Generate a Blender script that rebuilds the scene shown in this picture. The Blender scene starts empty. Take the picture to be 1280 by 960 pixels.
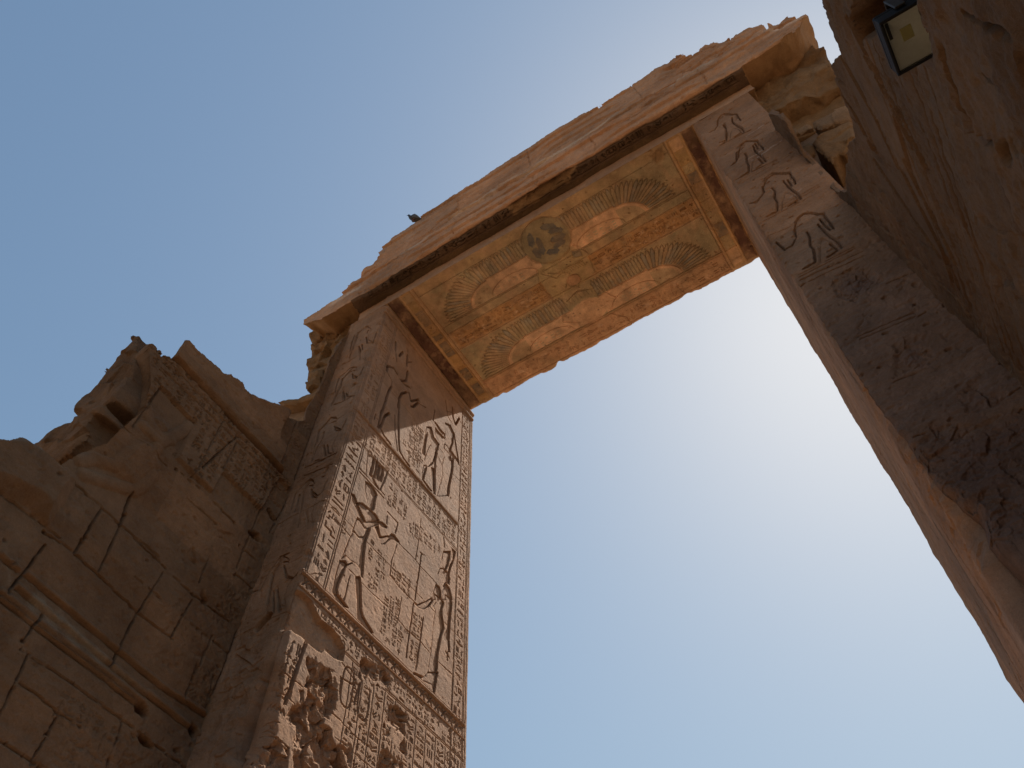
import bpy, math, random
import numpy as np
from mathutils import Matrix, Vector

# ------------------------------------------------------------------ camera, sky, sun, exposure
EYE = 1.6                       # eye height above the paving; the data below counts z from the eye
scene = bpy.context.scene
cam_data = bpy.data.cameras.new('camera')
cam = bpy.data.objects.new('camera', cam_data)
scene.collection.objects.link(cam)
scene.camera = cam
cam_data.sensor_width = 36.0
cam_data.lens = 36.0 * 1132.92 / 1280.0
cam_data.clip_start = 0.05
cam_data.clip_end = 5000.0
AZ, EL, RO = -0.5162894, 0.99270143, -0.04526018
fw = Vector((math.sin(AZ)*math.cos(EL), math.cos(AZ)*math.cos(EL), math.sin(EL)))
r0 = Vector((math.cos(AZ), -math.sin(AZ), 0)); u0 = r0.cross(fw)
rt = math.cos(RO)*r0 + math.sin(RO)*u0
up = -math.sin(RO)*r0 + math.cos(RO)*u0
m = Matrix((rt, up, -fw)).transposed().to_4x4(); m.translation = Vector((0, 0, EYE))
cam.matrix_world = m

SUN_A = math.radians(7.1)       # how far the sun stands out of the plane of the gateway's inner face
c = math.cos(SUN_A); dy = c/math.sqrt(1+1.479**2)
sun_dir = Vector((math.sin(SUN_A), dy, 1.479*dy)).normalized()
sun_el = math.asin(sun_dir.z); sun_az = math.atan2(sun_dir.x, sun_dir.y)

world = bpy.data.worlds.new('World'); scene.world = world; world.use_nodes = True
nt = world.node_tree
sky = nt.nodes.new('ShaderNodeTexSky'); sky.sky_type = 'NISHITA'; sky.sun_disc = False
sky.sun_elevation = sun_el; sky.sun_rotation = sun_az
sky.altitude = 80; sky.air_density = 1.4; sky.dust_density = 1.0; sky.ozone_density = 5.0
bg = nt.nodes['Background']; bg.inputs['Strength'].default_value = 0.060
# a soft shoulder on the brightest sky round the sun, as a sensor gives it
sp = nt.nodes.new('ShaderNodeSeparateColor'); cb = nt.nodes.new('ShaderNodeCombineColor'); nt.links.new(sky.outputs['Color'], sp.inputs['Color'])
for i in range(3):
    src = sp.outputs[i]
    for op, val in (('MULTIPLY', (-0.178, -0.184, -0.179)[i]), ('EXPONENT', None), ('SUBTRACT', 1.0), ('MULTIPLY', 8.5)):
        mn = nt.nodes.new('ShaderNodeMath'); mn.operation = op
        if op == 'SUBTRACT': mn.inputs[0].default_value = val; nt.links.new(src, mn.inputs[1])
        else:
            nt.links.new(src, mn.inputs[0])
            if val is not None: mn.inputs[1].default_value = val
        src = mn.outputs[0]
    nt.links.new(src, cb.inputs[i])
nt.links.new(cb.outputs['Color'], bg.inputs['Color'])

sl = bpy.data.lights.new('sun', 'SUN'); sun = bpy.data.objects.new('sun', sl)
scene.collection.objects.link(sun)
sl.energy = 5.0; sl.angle = math.radians(0.5); sl.color = (1.0, 0.93, 0.82)
sun.rotation_euler = sun_dir.to_track_quat('Z', 'Y').to_euler()
sun.location = (4, 12, 22)

vs = scene.view_settings
vs.view_transform = 'Standard'; vs.look = 'None'; vs.gamma = 1.0; vs.use_curve_mapping = False
vs.exposure = 0.90
scene.render.film_transparent = False
try:
    scene.cycles.max_bounces = 8; scene.cycles.diffuse_bounces = 5
except Exception:
    pass

# ------------------------------------------------------------------ measured outlines (metres on each stone face)
D = {}
D['king'] = [[4.39,7.388,4.438,7.412,4.503,7.438,4.56,7.413,4.609,7.382,4.595,7.287,4.598,7.21,4.593,7.14,4.579,7.101,4.539,7.087,4.49,7.105,4.454,7.179,4.418,7.254],[4.227,7.031,4.282,7.055,4.349,6.982,4.429,6.909,4.503,6.867,4.682,7.047,4.714,7.031,4.656,6.947,4.553,6.818,4.503,6.776,4.412,6.826,4.334,6.89,4.257,6.946],[4.675,7.04,4.74,7.086,4.831,7.092,4.815,7.052,4.724,7.004],[4.331,6.988,4.401,7.057,4.538,7.09,4.631,7.095,4.697,7.065,4.518,6.874,4.437,6.909,4.357,6.983],[4.367,6.805,4.436,6.826,4.508,6.791,4.587,6.857,4.552,6.73,4.526,6.606,4.335,6.56,4.344,6.675],[4.641,6.915,4.692,6.985,4.749,6.88,4.872,6.996,4.906,7.066,4.956,7.084,5.047,7.068,5.029,7.032,4.944,7.01,4.895,6.961,4.821,6.821,4.769,6.779],[4.32,6.482,4.364,6.614,4.453,6.61,4.508,6.661,4.572,6.851,4.585,6.826,4.55,6.628,4.555,6.451,4.578,6.282,4.583,6.156,4.548,6.152,4.525,6.231,4.454,6.236,4.39,6.214,4.317,6.216,4.258,6.123,4.281,6.264],[4.241,6.098,4.318,6.158,4.348,6.138,4.418,6.225,4.406,6.195,4.341,6.1,4.316,5.958,4.292,5.833,4.29,5.777,4.309,5.727,4.383,5.714,4.468,5.687,4.383,5.644,4.284,5.677,4.227,5.688,4.225,5.864,4.232,5.988],[4.474,6.084,4.541,6.147,4.578,6.075,4.632,5.814,4.585,5.778,4.525,5.931],[4.474,6.084,4.55,6.141,4.594,6.012,4.627,5.817,4.669,5.751,4.834,5.682,4.802,5.637,4.666,5.651,4.592,5.665,4.55,5.853],[4.29,5.647,4.436,5.667,4.468,5.687,4.375,5.702,4.301,5.726,4.239,5.688]]
D['plume'] = [[4.471,7.848,4.47,7.707,4.455,7.562],[4.527,7.854,4.534,7.723,4.524,7.601],[4.581,7.846,4.581,7.737,4.578,7.623],[4.634,7.863,4.642,7.767,4.628,7.649],[4.545,7.522,4.608,7.495],[4.498,7.566,4.541,7.526]]
D['plumeblock'] = [[4.364,7.82,4.463,7.874,4.719,7.891,4.701,7.707,4.633,7.504,4.561,7.513,4.461,7.477,4.395,7.501]]
D['fine'] = [[4.278,7.478,4.716,7.491],[4.288,7.429,4.715,7.438],[4.356,7.864,4.389,7.486],[4.719,7.891,4.642,7.505]]
D['groove'] = [[4.8,7.296,4.988,7.3],[4.801,7.233,4.81,7.118],[4.988,7.3,4.963,7.121],[5.432,7.227,5.407,6.87,5.386,6.517],[5.411,7.226,5.46,7.234],[5.816,7.83,5.841,7.696],[5.37,6.459,5.351,6.114,5.331,5.753],[5.548,6.41,5.52,6.062,5.491,5.72],[5.956,6.265,6.022,6.234],[5.987,6.276,5.993,6.18],[4.529,10.233,4.592,10.02],[4.44,9.587,4.555,9.519,4.566,9.419],[5.098,9.713,5.184,9.751,5.27,9.809],[4.734,10.574,4.779,10.532],[4.802,10.306,4.882,10.415],[4.699,8.954,4.733,8.687,4.811,8.442,4.821,8.376],[4.449,8.755,4.454,8.6],[4.379,8.59,4.369,8.478],[5.726,10.293,5.767,10.182,5.862,10.157],[5.459,9.982,5.444,9.715],[5.68,10.495,5.726,10.293],[5.749,10.309,5.86,10.407],[4.035,4.992,3.987,4.58,3.958,4.354],[4.053,4.995,4.004,4.582,3.978,4.366],[4.508,4.969,4.528,4.814],[4.737,5.051,4.711,4.834]]
D['goddess'] = [[5.816,7.609,5.966,7.736,5.963,7.621,5.935,7.476,5.894,7.368,5.819,7.351,5.796,7.445],[5.779,7.301,5.855,7.372,5.953,7.367,5.985,7.307,5.973,7.206,5.919,7.19,5.875,7.081,5.824,7.078,5.757,7.107,5.739,7.182],[5.723,7.025,5.794,7.032,5.821,6.982,5.839,6.874,5.674,6.743,5.684,6.871],[5.875,7.081,5.919,7.184,5.987,7.172,6.046,7.039,5.845,6.88,5.837,6.995],[5.973,7.804,6.071,7.823,6.043,7.665,5.978,7.442,5.959,7.332,5.924,7.349,5.95,7.489,6.013,7.639,6.004,7.729],[5.337,6.489,5.428,6.492,5.554,6.63,5.661,6.771,5.695,6.752,5.637,6.627,5.535,6.505,5.439,6.463,5.385,6.468],[5.705,6.878,5.822,6.903,5.894,6.884,5.866,6.763,5.874,6.684,5.92,6.539,5.877,6.414,5.855,6.283,5.837,6.136,5.84,5.987,5.815,5.862,5.696,5.781,5.686,5.891,5.703,6.063,5.715,6.272,5.716,6.445,5.733,6.587,5.739,6.664,5.694,6.671,5.742,6.776],[5.911,7.031,6.007,7.05,6.045,6.991,6.029,6.815,6.022,6.639,6.017,6.447,6.038,6.312,5.998,6.284,5.978,6.418,5.917,6.443,5.961,6.569,5.969,6.745,5.92,6.892],[5.685,5.829,5.855,5.945,5.838,5.832,5.815,5.651,5.786,5.64,5.762,5.722,5.633,5.676,5.455,5.652,5.461,5.672,5.627,5.731,5.664,5.785]]
D['deep'] = [[4.514,10.419,4.529,10.233],[4.677,10.39,4.622,10.21],[4.773,10.446,4.793,10.194],[4.83,10.119,4.813,9.855,4.716,9.752],[4.44,9.587,4.437,9.713,4.554,9.823,4.626,9.775],[4.566,9.419,4.525,9.233,4.49,8.868],[4.707,9.74,4.803,9.759,4.906,9.821],[4.733,9.154,4.736,9.366,4.769,9.515,4.856,9.653],[4.904,9.69,4.954,9.574,5.101,9.787],[4.97,9.472,5.028,9.537,5.102,9.718],[4.513,9.044,4.462,8.67,4.456,8.414],[4.6,8.872,4.531,8.732,4.489,8.444,4.567,8.378,4.694,8.369],[4.741,9.328,4.775,8.94,4.82,8.608,4.865,8.425,4.959,8.376,5.065,8.363],[5.92,9.991,5.966,9.794,6.039,9.523,6.057,9.452],[5.854,10.53,5.877,10.33,5.938,10.211,6.027,10.468],[5.925,9.442,5.925,9.212,5.869,8.812,5.862,8.622],[5.57,9.181,5.545,8.99,5.589,8.397]]
D['pair'] = [[5.316,9.444,5.419,9.551,5.492,9.413,5.608,9.392,5.595,9.261,5.545,9.041,5.511,8.873,5.427,8.72,5.35,8.701,5.328,8.755,5.389,9.064,5.438,9.203,5.359,9.346,5.341,9.114,5.344,8.852,5.273,8.835,5.292,9.122],[5.326,8.665,5.41,8.725,5.381,8.54,5.359,8.404,5.548,8.383,5.494,8.337,5.325,8.369,5.315,8.509],[5.476,8.776,5.533,8.817,5.605,8.385,5.566,8.354,5.507,8.614],[5.702,9.987,5.841,10.086,5.924,9.996,5.913,9.756,5.874,9.581,5.874,9.43,5.942,9.292,5.92,9.176,5.884,8.847,5.867,8.614,5.633,8.381,5.681,8.655,5.72,8.875,5.692,9.046,5.726,9.269,5.674,9.36,5.598,9.399,5.5,9.487,5.492,9.632,5.608,9.633,5.724,9.654],[5.451,9.714,5.506,9.75,5.613,9.728,5.73,9.739,5.711,9.662,5.584,9.649],[5.72,9.536,5.764,9.568,6.039,9.523,6.052,9.452,6.007,9.456,5.716,9.427]]
D['joint'] = [[4.383,6.098,4.536,6.091,4.754,6.09,4.926,6.101],[4.408,6.049,4.388,5.724],[5.051,7.042,5.339,7.048,5.424,7.032,5.725,7.032],[5.339,7.048,5.364,7.425,5.369,7.741],[4.962,6.512,5.118,6.484,5.342,6.482,5.402,6.489],[4.962,6.512,4.957,6.717,5.012,6.999],[4.386,5.734,4.411,6.038],[4.129,6.508,4.368,6.477],[5.152,6.084,5.284,6.064,5.532,6.083,5.685,6.061,5.884,6.06,6.087,6.069],[5.154,6.065,5.176,6.387],[4.115,7.65,4.206,7.716],[5.6,9.132,5.696,9.05],[5.942,9.117,6.126,9.155],[3.805,4.6,3.958,4.598,4.112,4.607],[4.508,4.969,4.691,5.001],[4.492,5.106,4.74,5.033],[4.41,4.596,4.576,4.597,4.816,4.568,4.947,4.581],[4.816,4.568,4.804,4.302],[3.829,4.046,3.972,4.075,4.097,4.066]]
D['rtext'] = [[4.749,6.692,4.919,6.685,4.797,6.113,4.64,6.074],[4.97,6.686,5.323,6.715,5.278,6.432,4.971,6.506],[4.911,6.175,5.183,6.392,5.154,6.065,5.299,6.064,5.216,5.718,4.911,5.744],[5.383,6.352,5.546,6.397,5.517,6.083,5.372,6.063],[5.379,6.003,5.522,6.042,5.492,5.778,5.358,5.757],[4.599,6.7,4.677,6.728,4.662,6.435,4.593,6.457],[5.185,7.501,5.363,7.618,5.755,7.649,5.73,7.45,5.463,7.388,5.202,7.356],[4.795,7.753,4.902,7.793,4.918,7.54,4.88,7.421,4.763,7.42],[4.955,7.676,5.101,7.719,5.144,7.527,5.064,7.419,4.951,7.44],[5.14,7.556,5.291,7.568,5.302,7.465,5.195,7.414],[4.175,6.58,4.265,6.594,4.228,6.405,4.176,6.399],[4.911,8.751,5.286,8.75,5.274,8.658,5.144,8.519,4.889,8.607],[4.974,8.905,5.228,9.324,5.268,8.93,5.067,8.827]]
D['patch'] = [[3.66,5.388,4.013,5.427,4.065,5.378,4.172,5.327,4.302,5.349,4.427,5.343,4.505,5.269,4.515,5.127,4.48,5.098,4.353,5.066,4.273,5.071,4.243,5.03,4.171,5.009,4.047,4.992,3.851,4.98,3.776,4.904,3.717,5.106]]
D['rough'] = [[4.099,4.938,4.181,4.966,4.333,4.981,4.511,4.956,4.513,4.765,4.51,4.659,4.147,4.429,4.087,4.563,4.126,4.645,4.134,4.707,4.094,4.815],[4.712,5.33,4.86,5.39,4.92,5.388,5.093,5.43,5.145,5.388,5.103,5.263,4.972,5.166,4.915,5.076,4.781,5.039,4.733,5.069,4.683,5.181],[4.103,4.686,4.176,4.784,4.369,4.826,4.5,4.944,4.488,4.645,4.427,4.579,4.435,4.438,4.519,4.507,4.59,4.416,4.728,4.488,4.787,4.451,4.766,4.299,4.807,4.102,4.19,3.773,4.153,3.986,4.086,4.226,3.981,4.273,4.01,4.334,4.153,4.496,4.103,4.592],[3.733,3.763,3.742,3.954,3.838,4.051,3.963,4.069,4.106,4.072,4.171,3.763,3.667,3.495],[5.179,5.154,5.281,5.177,5.393,5.186,5.422,5.079,5.366,5.045,5.413,4.972,5.458,4.792,5.351,4.769,5.276,4.792,5.16,4.801,5.11,4.848,5.16,4.988],[5.099,4.651,5.27,4.731,5.385,4.731,5.427,4.522,5.121,4.356]]
D['lowtext'] = [[4.537,5.019,4.672,5.028,4.663,4.804,4.547,4.787],[4.759,5.005,4.92,5.049,4.878,4.891,4.747,4.857],[4.557,4.992,4.686,5.028,4.706,4.792,4.583,4.743],[4.726,4.963,4.872,4.998,4.895,4.795,4.755,4.746],[4.938,5.112,5.05,5.133,5.035,4.707,4.932,4.665],[5.492,5.195,5.631,5.207,5.632,4.766,5.491,4.706],[5.68,5.195,5.824,5.198,5.805,4.863,5.66,4.782],[5.856,5.196,6.085,5.194,6.08,5.016,5.835,4.879],[6.134,5.212,6.286,5.215,6.274,5.084,6.113,4.995],[5.453,5.265,6.196,5.322,6.182,5.251,5.413,5.209],[3.858,4.955,3.99,4.97,3.971,4.597,3.838,4.609]]
D['lfront'] = [[-4.547,9.447,-4.615,9.47,-4.664,9.4,-4.737,9.353,-4.742,9.234,-4.721,8.977,-4.746,8.98],[-4.68,9.27,-4.656,9.076,-4.674,8.935,-4.692,8.797,-4.697,8.661],[-4.502,9.321,-4.577,9.35],[-4.525,9.249,-4.487,9.126],[-4.469,9.155,-4.408,9.069,-4.368,9.112,-4.354,9.263],[-4.589,8.907,-4.507,8.645],[-4.523,8.8,-4.471,8.669,-4.36,8.589],[-4.66,8.657,-4.541,8.61,-4.362,8.601],[-4.671,10.388,-4.679,10.157,-4.687,10.003,-4.687,9.81],[-4.581,10.035,-4.501,9.795],[-4.534,10.035,-4.482,9.833],[-4.736,10.504,-4.747,10.226],[-4.544,8.273,-4.631,8.346,-4.695,8.263,-4.765,8.175,-4.751,7.984,-4.744,7.822],[-4.672,8.08,-4.655,7.927,-4.696,7.766,-4.699,7.516],[-4.51,8.182,-4.575,8.195],[-4.534,8.11,-4.492,7.985],[-4.487,8.02,-4.393,7.905,-4.359,8.088],[-4.587,7.748,-4.507,7.481],[-4.537,7.719,-4.475,7.511,-4.401,7.473],[-4.656,7.502,-4.586,7.486],[-4.765,7.466,-4.352,7.426],[-4.734,7.301,-4.359,7.235],[-4.564,7.093,-4.621,7.168,-4.678,7.14,-4.773,7.023,-4.75,6.741],[-4.525,7.015,-4.594,7.039],[-4.556,6.953,-4.509,6.807,-4.452,6.752],[-4.705,6.959,-4.684,6.815,-4.683,6.681],[-4.507,6.87,-4.428,6.751,-4.383,6.768,-4.357,6.961],[-4.449,7.086,-4.421,7.074],[-4.519,10.55,-4.628,10.56,-4.737,10.364,-4.72,10.008],[-4.501,10.324,-4.502,10.412],[-4.494,10.201,-4.435,9.971,-4.326,9.888,-4.32,10.163],[-4.564,6.003,-4.667,6.015,-4.738,5.874,-4.776,5.641],[-4.528,5.881,-4.591,5.902],[-4.573,5.842,-4.488,5.649,-4.401,5.583],[-4.691,5.814,-4.665,5.64,-4.616,5.401],[-4.591,5.537,-4.492,5.218],[-4.553,5.546,-4.44,5.218],[-4.434,5.509,-4.358,5.62],[-4.954,5.709,-4.81,5.66],[-4.524,4.576,-4.48,4.484,-4.414,4.43],[-4.65,4.761,-4.605,4.494,-4.586,4.211],[-4.554,4.664,-4.522,4.363],[-4.438,4.464,-4.448,4.151],[-4.68,4.088,-4.493,4.084],[-4.243,4.528,-4.457,4.521]]
D['lhole'] = [[-4.581,5.166]]
D['rfront'] = [[0.625,10.668,0.682,10.691,0.741,10.607,0.798,10.489,0.784,10.2],[0.607,10.395,0.605,10.237,0.525,9.831,0.449,9.814],[0.733,10.479,0.706,10.299,0.722,10.172,0.743,9.992,0.74,9.821],[0.706,9.827,0.61,9.83],[0.449,9.814,0.803,9.733],[0.572,9.433,0.617,9.486,0.689,9.497,0.782,9.352,0.774,9.179,0.775,9.004],[0.619,9.37,0.545,9.348,0.497,9.134,0.421,9.072],[0.606,9.212,0.601,9.091,0.569,8.967,0.563,8.834,0.523,8.662,0.427,8.644],[0.72,9.284,0.7,9.129,0.704,9.008,0.721,8.83,0.719,8.672],[0.678,8.855,0.685,8.665,0.614,8.637],[0.748,9.307,0.733,9.104],[0.331,8.657,0.797,8.582],[0.581,8.266,0.622,8.325,0.694,8.345,0.758,8.234,0.816,8.148,0.808,7.973,0.79,7.821],[0.624,8.193,0.549,8.179,0.52,7.999,0.447,7.926],[0.606,8.039,0.614,7.935,0.578,7.817],[0.728,8.047,0.726,7.928,0.732,7.77,0.752,7.636,0.742,7.498],[0.761,8.022,0.755,7.835],[0.532,8.009,0.417,7.886,0.37,7.945],[0.603,7.893,0.575,7.822,0.57,7.688,0.519,7.493,0.433,7.476],[0.749,7.641,0.743,7.483],[0.711,7.506,0.625,7.465],[0.584,7.1,0.622,7.155,0.68,7.183,0.736,7.125,0.772,7.037,0.805,7.001,0.8,6.843,0.79,6.647],[0.622,7.012,0.546,6.996,0.522,6.843,0.455,6.729,0.393,6.724],[0.394,6.728,0.369,6.938],[0.616,6.85,0.606,6.725,0.576,6.609,0.572,6.505,0.53,6.311,0.427,6.281],[0.72,6.864,0.72,6.748,0.728,6.61,0.754,6.453,0.749,6.31],[0.697,6.455,0.715,6.304,0.618,6.278],[0.757,6.943,0.756,6.754,0.765,6.66]]
D['rline'] = [[0.369,7.428,0.823,7.423],[0.368,6.235,0.818,6.228],[0.366,6.199,0.822,6.192],[0.36,6.148,0.845,6.099],[0.33,6.071,0.822,6.031],[0.335,7.126,0.566,7.065],[0.338,6.071,0.542,6.058],[0.468,5.092,0.815,5.061],[0.467,5.05,0.821,5.01],[0.824,5.531,0.967,5.513],[0.841,4.995,0.89,5.001],[0.401,3.938,0.594,3.911],[0.522,3.428,0.66,3.413,0.751,3.416],[0.483,4.471,0.682,4.464],[0.907,3.925,0.987,3.95]]
D['rough_r'] = [[0.573,5.982,0.69,6.007,0.819,5.824,0.836,5.604,0.801,5.525,0.7,5.526,0.636,5.55,0.517,5.115,0.488,5.131,0.575,5.454,0.52,5.599,0.483,5.694,0.435,5.612,0.362,5.545,0.492,5.7],[0.436,5.039,0.469,4.976,0.404,4.823,0.387,4.893],[0.613,4.858,0.693,4.845,0.764,4.813,0.802,4.747,0.734,4.578,0.626,4.506,0.526,4.602],[0.556,4.701,0.667,4.81,0.755,4.648,0.748,4.491,0.661,4.439,0.51,4.513],[0.351,3.888,0.518,3.973,0.702,3.84,0.871,3.826,0.983,3.821,0.956,3.579,0.542,2.75,0.289,2.898,0.326,3.268,0.338,3.624,0.309,3.779],[0.69,4.117,0.807,4.195,0.89,4.038,0.934,3.921,0.889,3.885,0.641,3.927]]
D['lintel_sil'] = [[-5.707,11.5,-5.744,11.717,-5.679,12.212,-5.442,12.251,-5.3,12.29,-5.297,12.506,-5.217,12.648,-5.121,12.731,-5.038,12.963,-4.767,13.262,-4.843,13.588,-4.667,13.683,-4.472,14.03,-4.296,14.086,-4.11,14.078,-4.027,14.138,-3.432,14.187,-2.863,14.21,-2.638,14.271,-2.405,14.295,-1.583,14.228,-1.518,14.285,-1.137,14.181,-0.706,14.053,-0.176,14.177,0.039,14.201,0.288,14.27,0.52,14.261,0.625,14.285,0.792,14.049,0.93,13.984,1.185,14.175,1.308,13.908,1.447,13.641,1.509,13.712,1.639,13.552,1.805,13.069,1.79,12.797,1.857,12.96,1.971,12.755,2.054,12.658,2.165,12.13,2.15,11.785,1.952,11.417,1.759,11.274,1.411,11.117,1.213,11.013,0.099,11.265,-1.16,11.34,-2.13,11.291,-4.718,11.142,-4.805,11.073,-4.866,11.043,-5.124,11.107,-5.575,11.454]]
D['ledge'] = [[-4.756,11.751,-4.212,11.967,-3.785,12.124,-3.179,12.424,-2.441,12.506,-2.421,12.613,-1.826,12.41,-1.252,12.498,-0.691,12.49,0.011,12.424,0.376,12.218,1.152,12.167,1.63,12.222,1.814,11.875]]
D['ledge2'] = [[-4.471,11.32,-3.957,11.986,-3.558,11.868,-3.108,11.735,-2.411,11.915,-2.495,11.804,-2.157,11.876,-1.542,12.036]]
D['soot_gap'] = [[-2.145,4.025,-2.197,4.108,-1.773,4.117,-1.215,4.105,-1.18,4.044,-1.025,3.951,-1.378,3.892,-1.808,3.954]]
D['soot_left'] = [[-4.868,4.003,-4.751,3.985,-4.485,4.043,-4.687,4.175,-4.853,4.257,-4.928,4.172]]
D['wall_out'] = [[4.234,10.94,4.071,10.294,3.974,9.494,3.897,8.748,3.85,8.48,3.869,8.299,3.763,8.174,3.635,8.097,3.566,8.104,3.4,7.993,3.171,7.829,3.076,7.776,2.996,7.758,2.934,7.797,2.854,7.783,2.797,7.742,2.767,7.743,2.696,7.65,2.635,7.658,2.486,7.635,2.389,7.622,2.312,7.609,2.202,7.615,2.169,7.552,2.171,7.284,2.074,7.172,2.014,7.192,1.936,7.196,1.901,7.17,1.916,7.092,1.982,6.963,2.09,6.761,2.124,6.615,2.179,6.426,2.128,6.247,2.087,6.02,2.042,5.818,1.966,5.68,1.883,5.47,1.821,5.288,1.655,5.287,1.566,5.274,1.486,5.26,1.413,5.074]]
D['fascia'] = [[2.171,7.284,2.153,7.591,2.171,7.693,2.909,7.945,3.374,8.081,3.589,8.163,3.635,8.097,3.596,7.816,3.589,7.623,3.699,7.595,3.715,7.585,3.697,7.298,3.823,7.211,2.914,7.247]]
D['band'] = [[1.858,7.048,1.928,7.194,2.177,7.258,3.926,7.219,3.895,7.104,3.746,7.119,3.657,6.57,3.12,6.568,3.092,6.258,2.636,6.263,2.647,6.788,2.206,6.821,2.159,6.37,2.021,6.4,2.05,6.726]]
D['wline'] = [[2.042,7.166,3.912,7.12],[2.173,7.02,3.134,7.053,3.816,7.023],[2.165,7.288,2.976,7.286,3.931,7.202],[3.779,8.193,3.731,7.311],[4.061,8.851,3.949,7.328],[4.09,8.887,3.987,7.367],[3.709,7.039,3.661,6.556,3.61,5.774],[3.977,7.186,3.837,6.422],[3.141,7.146,3.104,6.611],[2.913,7.144,2.86,6.241],[2.206,6.821,2.175,6.196],[3.802,5.2,3.774,4.737,3.733,4.363],[3.586,4.999,3.56,4.704,3.513,4.354],[3.534,4.686,3.527,4.425],[3.719,4.699,3.733,4.363]]
D['wjoint'] = [[2.265,5.259,2.257,5.002,2.246,4.745],[1.974,5.259,2.265,5.259,2.46,5.249,2.879,5.269],[2.46,5.249,2.42,5.585],[1.983,4.737,2.254,4.752,2.565,4.739,2.898,4.706,3.25,4.726],[2.261,5.21,2.249,4.966,2.241,4.754],[2.46,5.371,2.469,4.941,2.469,4.778],[2.956,5.19,2.919,4.907,2.888,4.698,2.854,4.181],[2.031,4.647,2.014,4.442,1.982,4.178],[3.288,5.146,3.228,4.71],[2.606,5.235,2.897,5.226,3.271,5.19,3.696,5.235],[2.335,3.712,2.634,3.689,2.831,3.694],[2.649,3.66,2.624,3.313],[2.252,4.207,2.227,3.967],[2.69,6.172,3.008,6.209,3.432,6.191],[3.113,7.114,2.902,6.397],[3.613,5.713,3.84,5.71]]
D['wmould'] = [[2.019,4.349,2.273,4.341,2.839,4.319,3.288,4.302,3.745,4.341],[1.822,4.35,1.96,4.335],[2.018,4.23,2.434,4.208,2.877,4.185,3.187,4.169],[1.947,4.127,2.279,4.114,2.74,4.113,3.166,4.1],[1.965,4.096,2.296,4.083,2.756,4.08,3.131,4.066],[3.208,4.182,3.476,4.174,3.725,4.17]]
D['wpale'] = [[2.079,4.279,2.291,4.307,2.528,4.302,2.853,4.236,3.172,4.203,3.243,4.16,2.9,4.134,2.426,4.134,2.084,4.19],[1.84,4.317,1.959,4.298,2.009,4.246,1.894,4.221]]
D['whole'] = [[3.699,6.26],[3.79,6.641],[3.414,5.261],[3.684,4.167],[3.327,3.88],[3.191,4.072]]
D['warm'] = [[1.943,5.479,2.02,5.596,2.2,5.688,2.244,5.909,2.306,5.905],[2.012,5.392,2.206,5.497,2.43,5.627,2.491,5.756,2.513,5.915],[2.389,5.718,2.418,6.063,2.45,6.208],[2.198,6.497,2.287,6.366,2.428,6.335,2.527,6.409],[2.257,6.291,2.45,6.283,2.586,6.594,2.634,6.732]]
D['wbody'] = [[2.169,5.756,2.26,6.143,2.472,6.232,2.535,6.009,2.471,5.735,2.282,5.574],[2.242,6.47,2.405,6.544,2.506,6.462,2.428,6.335,2.331,6.339]]
D['wblock'] = [[1.09,4.87,1.474,5.282,1.642,5.311,2.008,5.294,2.004,5.198,1.987,4.753,1.79,4.812,1.592,4.756,1.274,4.567]]
D['werode'] = [[2.883,5.548,2.981,5.768,3.36,6.194,3.549,6.055,3.504,5.781,3.164,5.306,2.975,5.323],[2.948,3.686,3.181,3.845,3.484,3.838,3.451,3.68,3.146,3.513],[1.815,3.999,2.223,4.095,2.341,3.797,2.129,3.463]]
D['wtext'] = [[3.787,8.164,3.902,8.319,4.046,8.834,3.924,7.302,3.738,7.286],[3.599,5.607,3.821,5.663,3.743,5.101,3.553,5.099],[3.52,4.702,3.766,4.77,3.731,4.379,3.505,4.375]]
D['east_out'] = [[3.902,9.365,3.77,9.016,3.691,8.554,3.912,8.186,4.0,8.071,4.008,7.654,3.897,7.142,3.724,6.798,2.917,5.863,2.765,5.6,2.452,5.394,2.377,5.387,2.248,5.377,2.167,5.374,2.096,5.252,2.016,5.056,1.83,5.05,1.674,4.977,1.378,4.794]]
D['elines'] = [[1.683,4.595,2.047,4.381,2.541,4.503],[2.003,5.051,2.351,4.811,2.641,4.739],[1.798,4.526,2.165,4.292,2.421,4.221],[2.192,5.422,2.697,5.192],[2.8,5.267,3.09,4.783,3.234,4.531],[2.572,4.713,3.09,4.499,3.34,4.535],[2.511,4.565,3.09,4.323],[1.882,4.53,2.152,4.375,2.34,4.295]]
D['evert'] = [[3.333,6.407,3.252,5.29,3.213,4.494],[3.857,7.563,3.649,6.092,3.518,4.61,3.614,4.423],[3.113,5.589,3.089,5.324,3.202,5.135],[2.222,5.526,2.259,5.229],[2.498,5.446,2.651,5.21]]
D['ehole'] = [[1.673,4.57,1.801,4.529,1.595,3.984,1.368,3.49,1.304,3.509,1.437,4.192]]
D['e2edge'] = [[1.169,2.996,1.24,2.992,1.288,2.97,1.362,2.996,1.499,3.006,1.627,3.035,1.599,2.837,1.789,2.832]]
D['e2crack'] = [[1.627,3.035,1.641,2.931,1.595,2.733],[1.106,2.591,1.104,2.303],[1.324,2.633,1.295,2.402],[1.305,2.885,1.525,2.911,1.636,2.82],[2.336,3.452,2.31,3.232,2.323,3.067],[1.722,2.829,1.934,2.852,2.078,2.807],[2.727,3.86,2.776,3.687,2.971,3.7]]
D['e2hole'] = [[1.597,2.65],[2.288,3.325],[2.759,3.657]]
D['sl_a'] = [[-5.048,7.432,-5.107,7.427,-5.25,7.181,-5.394,6.897,-5.499,6.638,-5.473,6.533,-5.164,6.354,-4.902,6.325,-4.73,6.366,-4.588,6.37,-4.779,6.866]]
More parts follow.
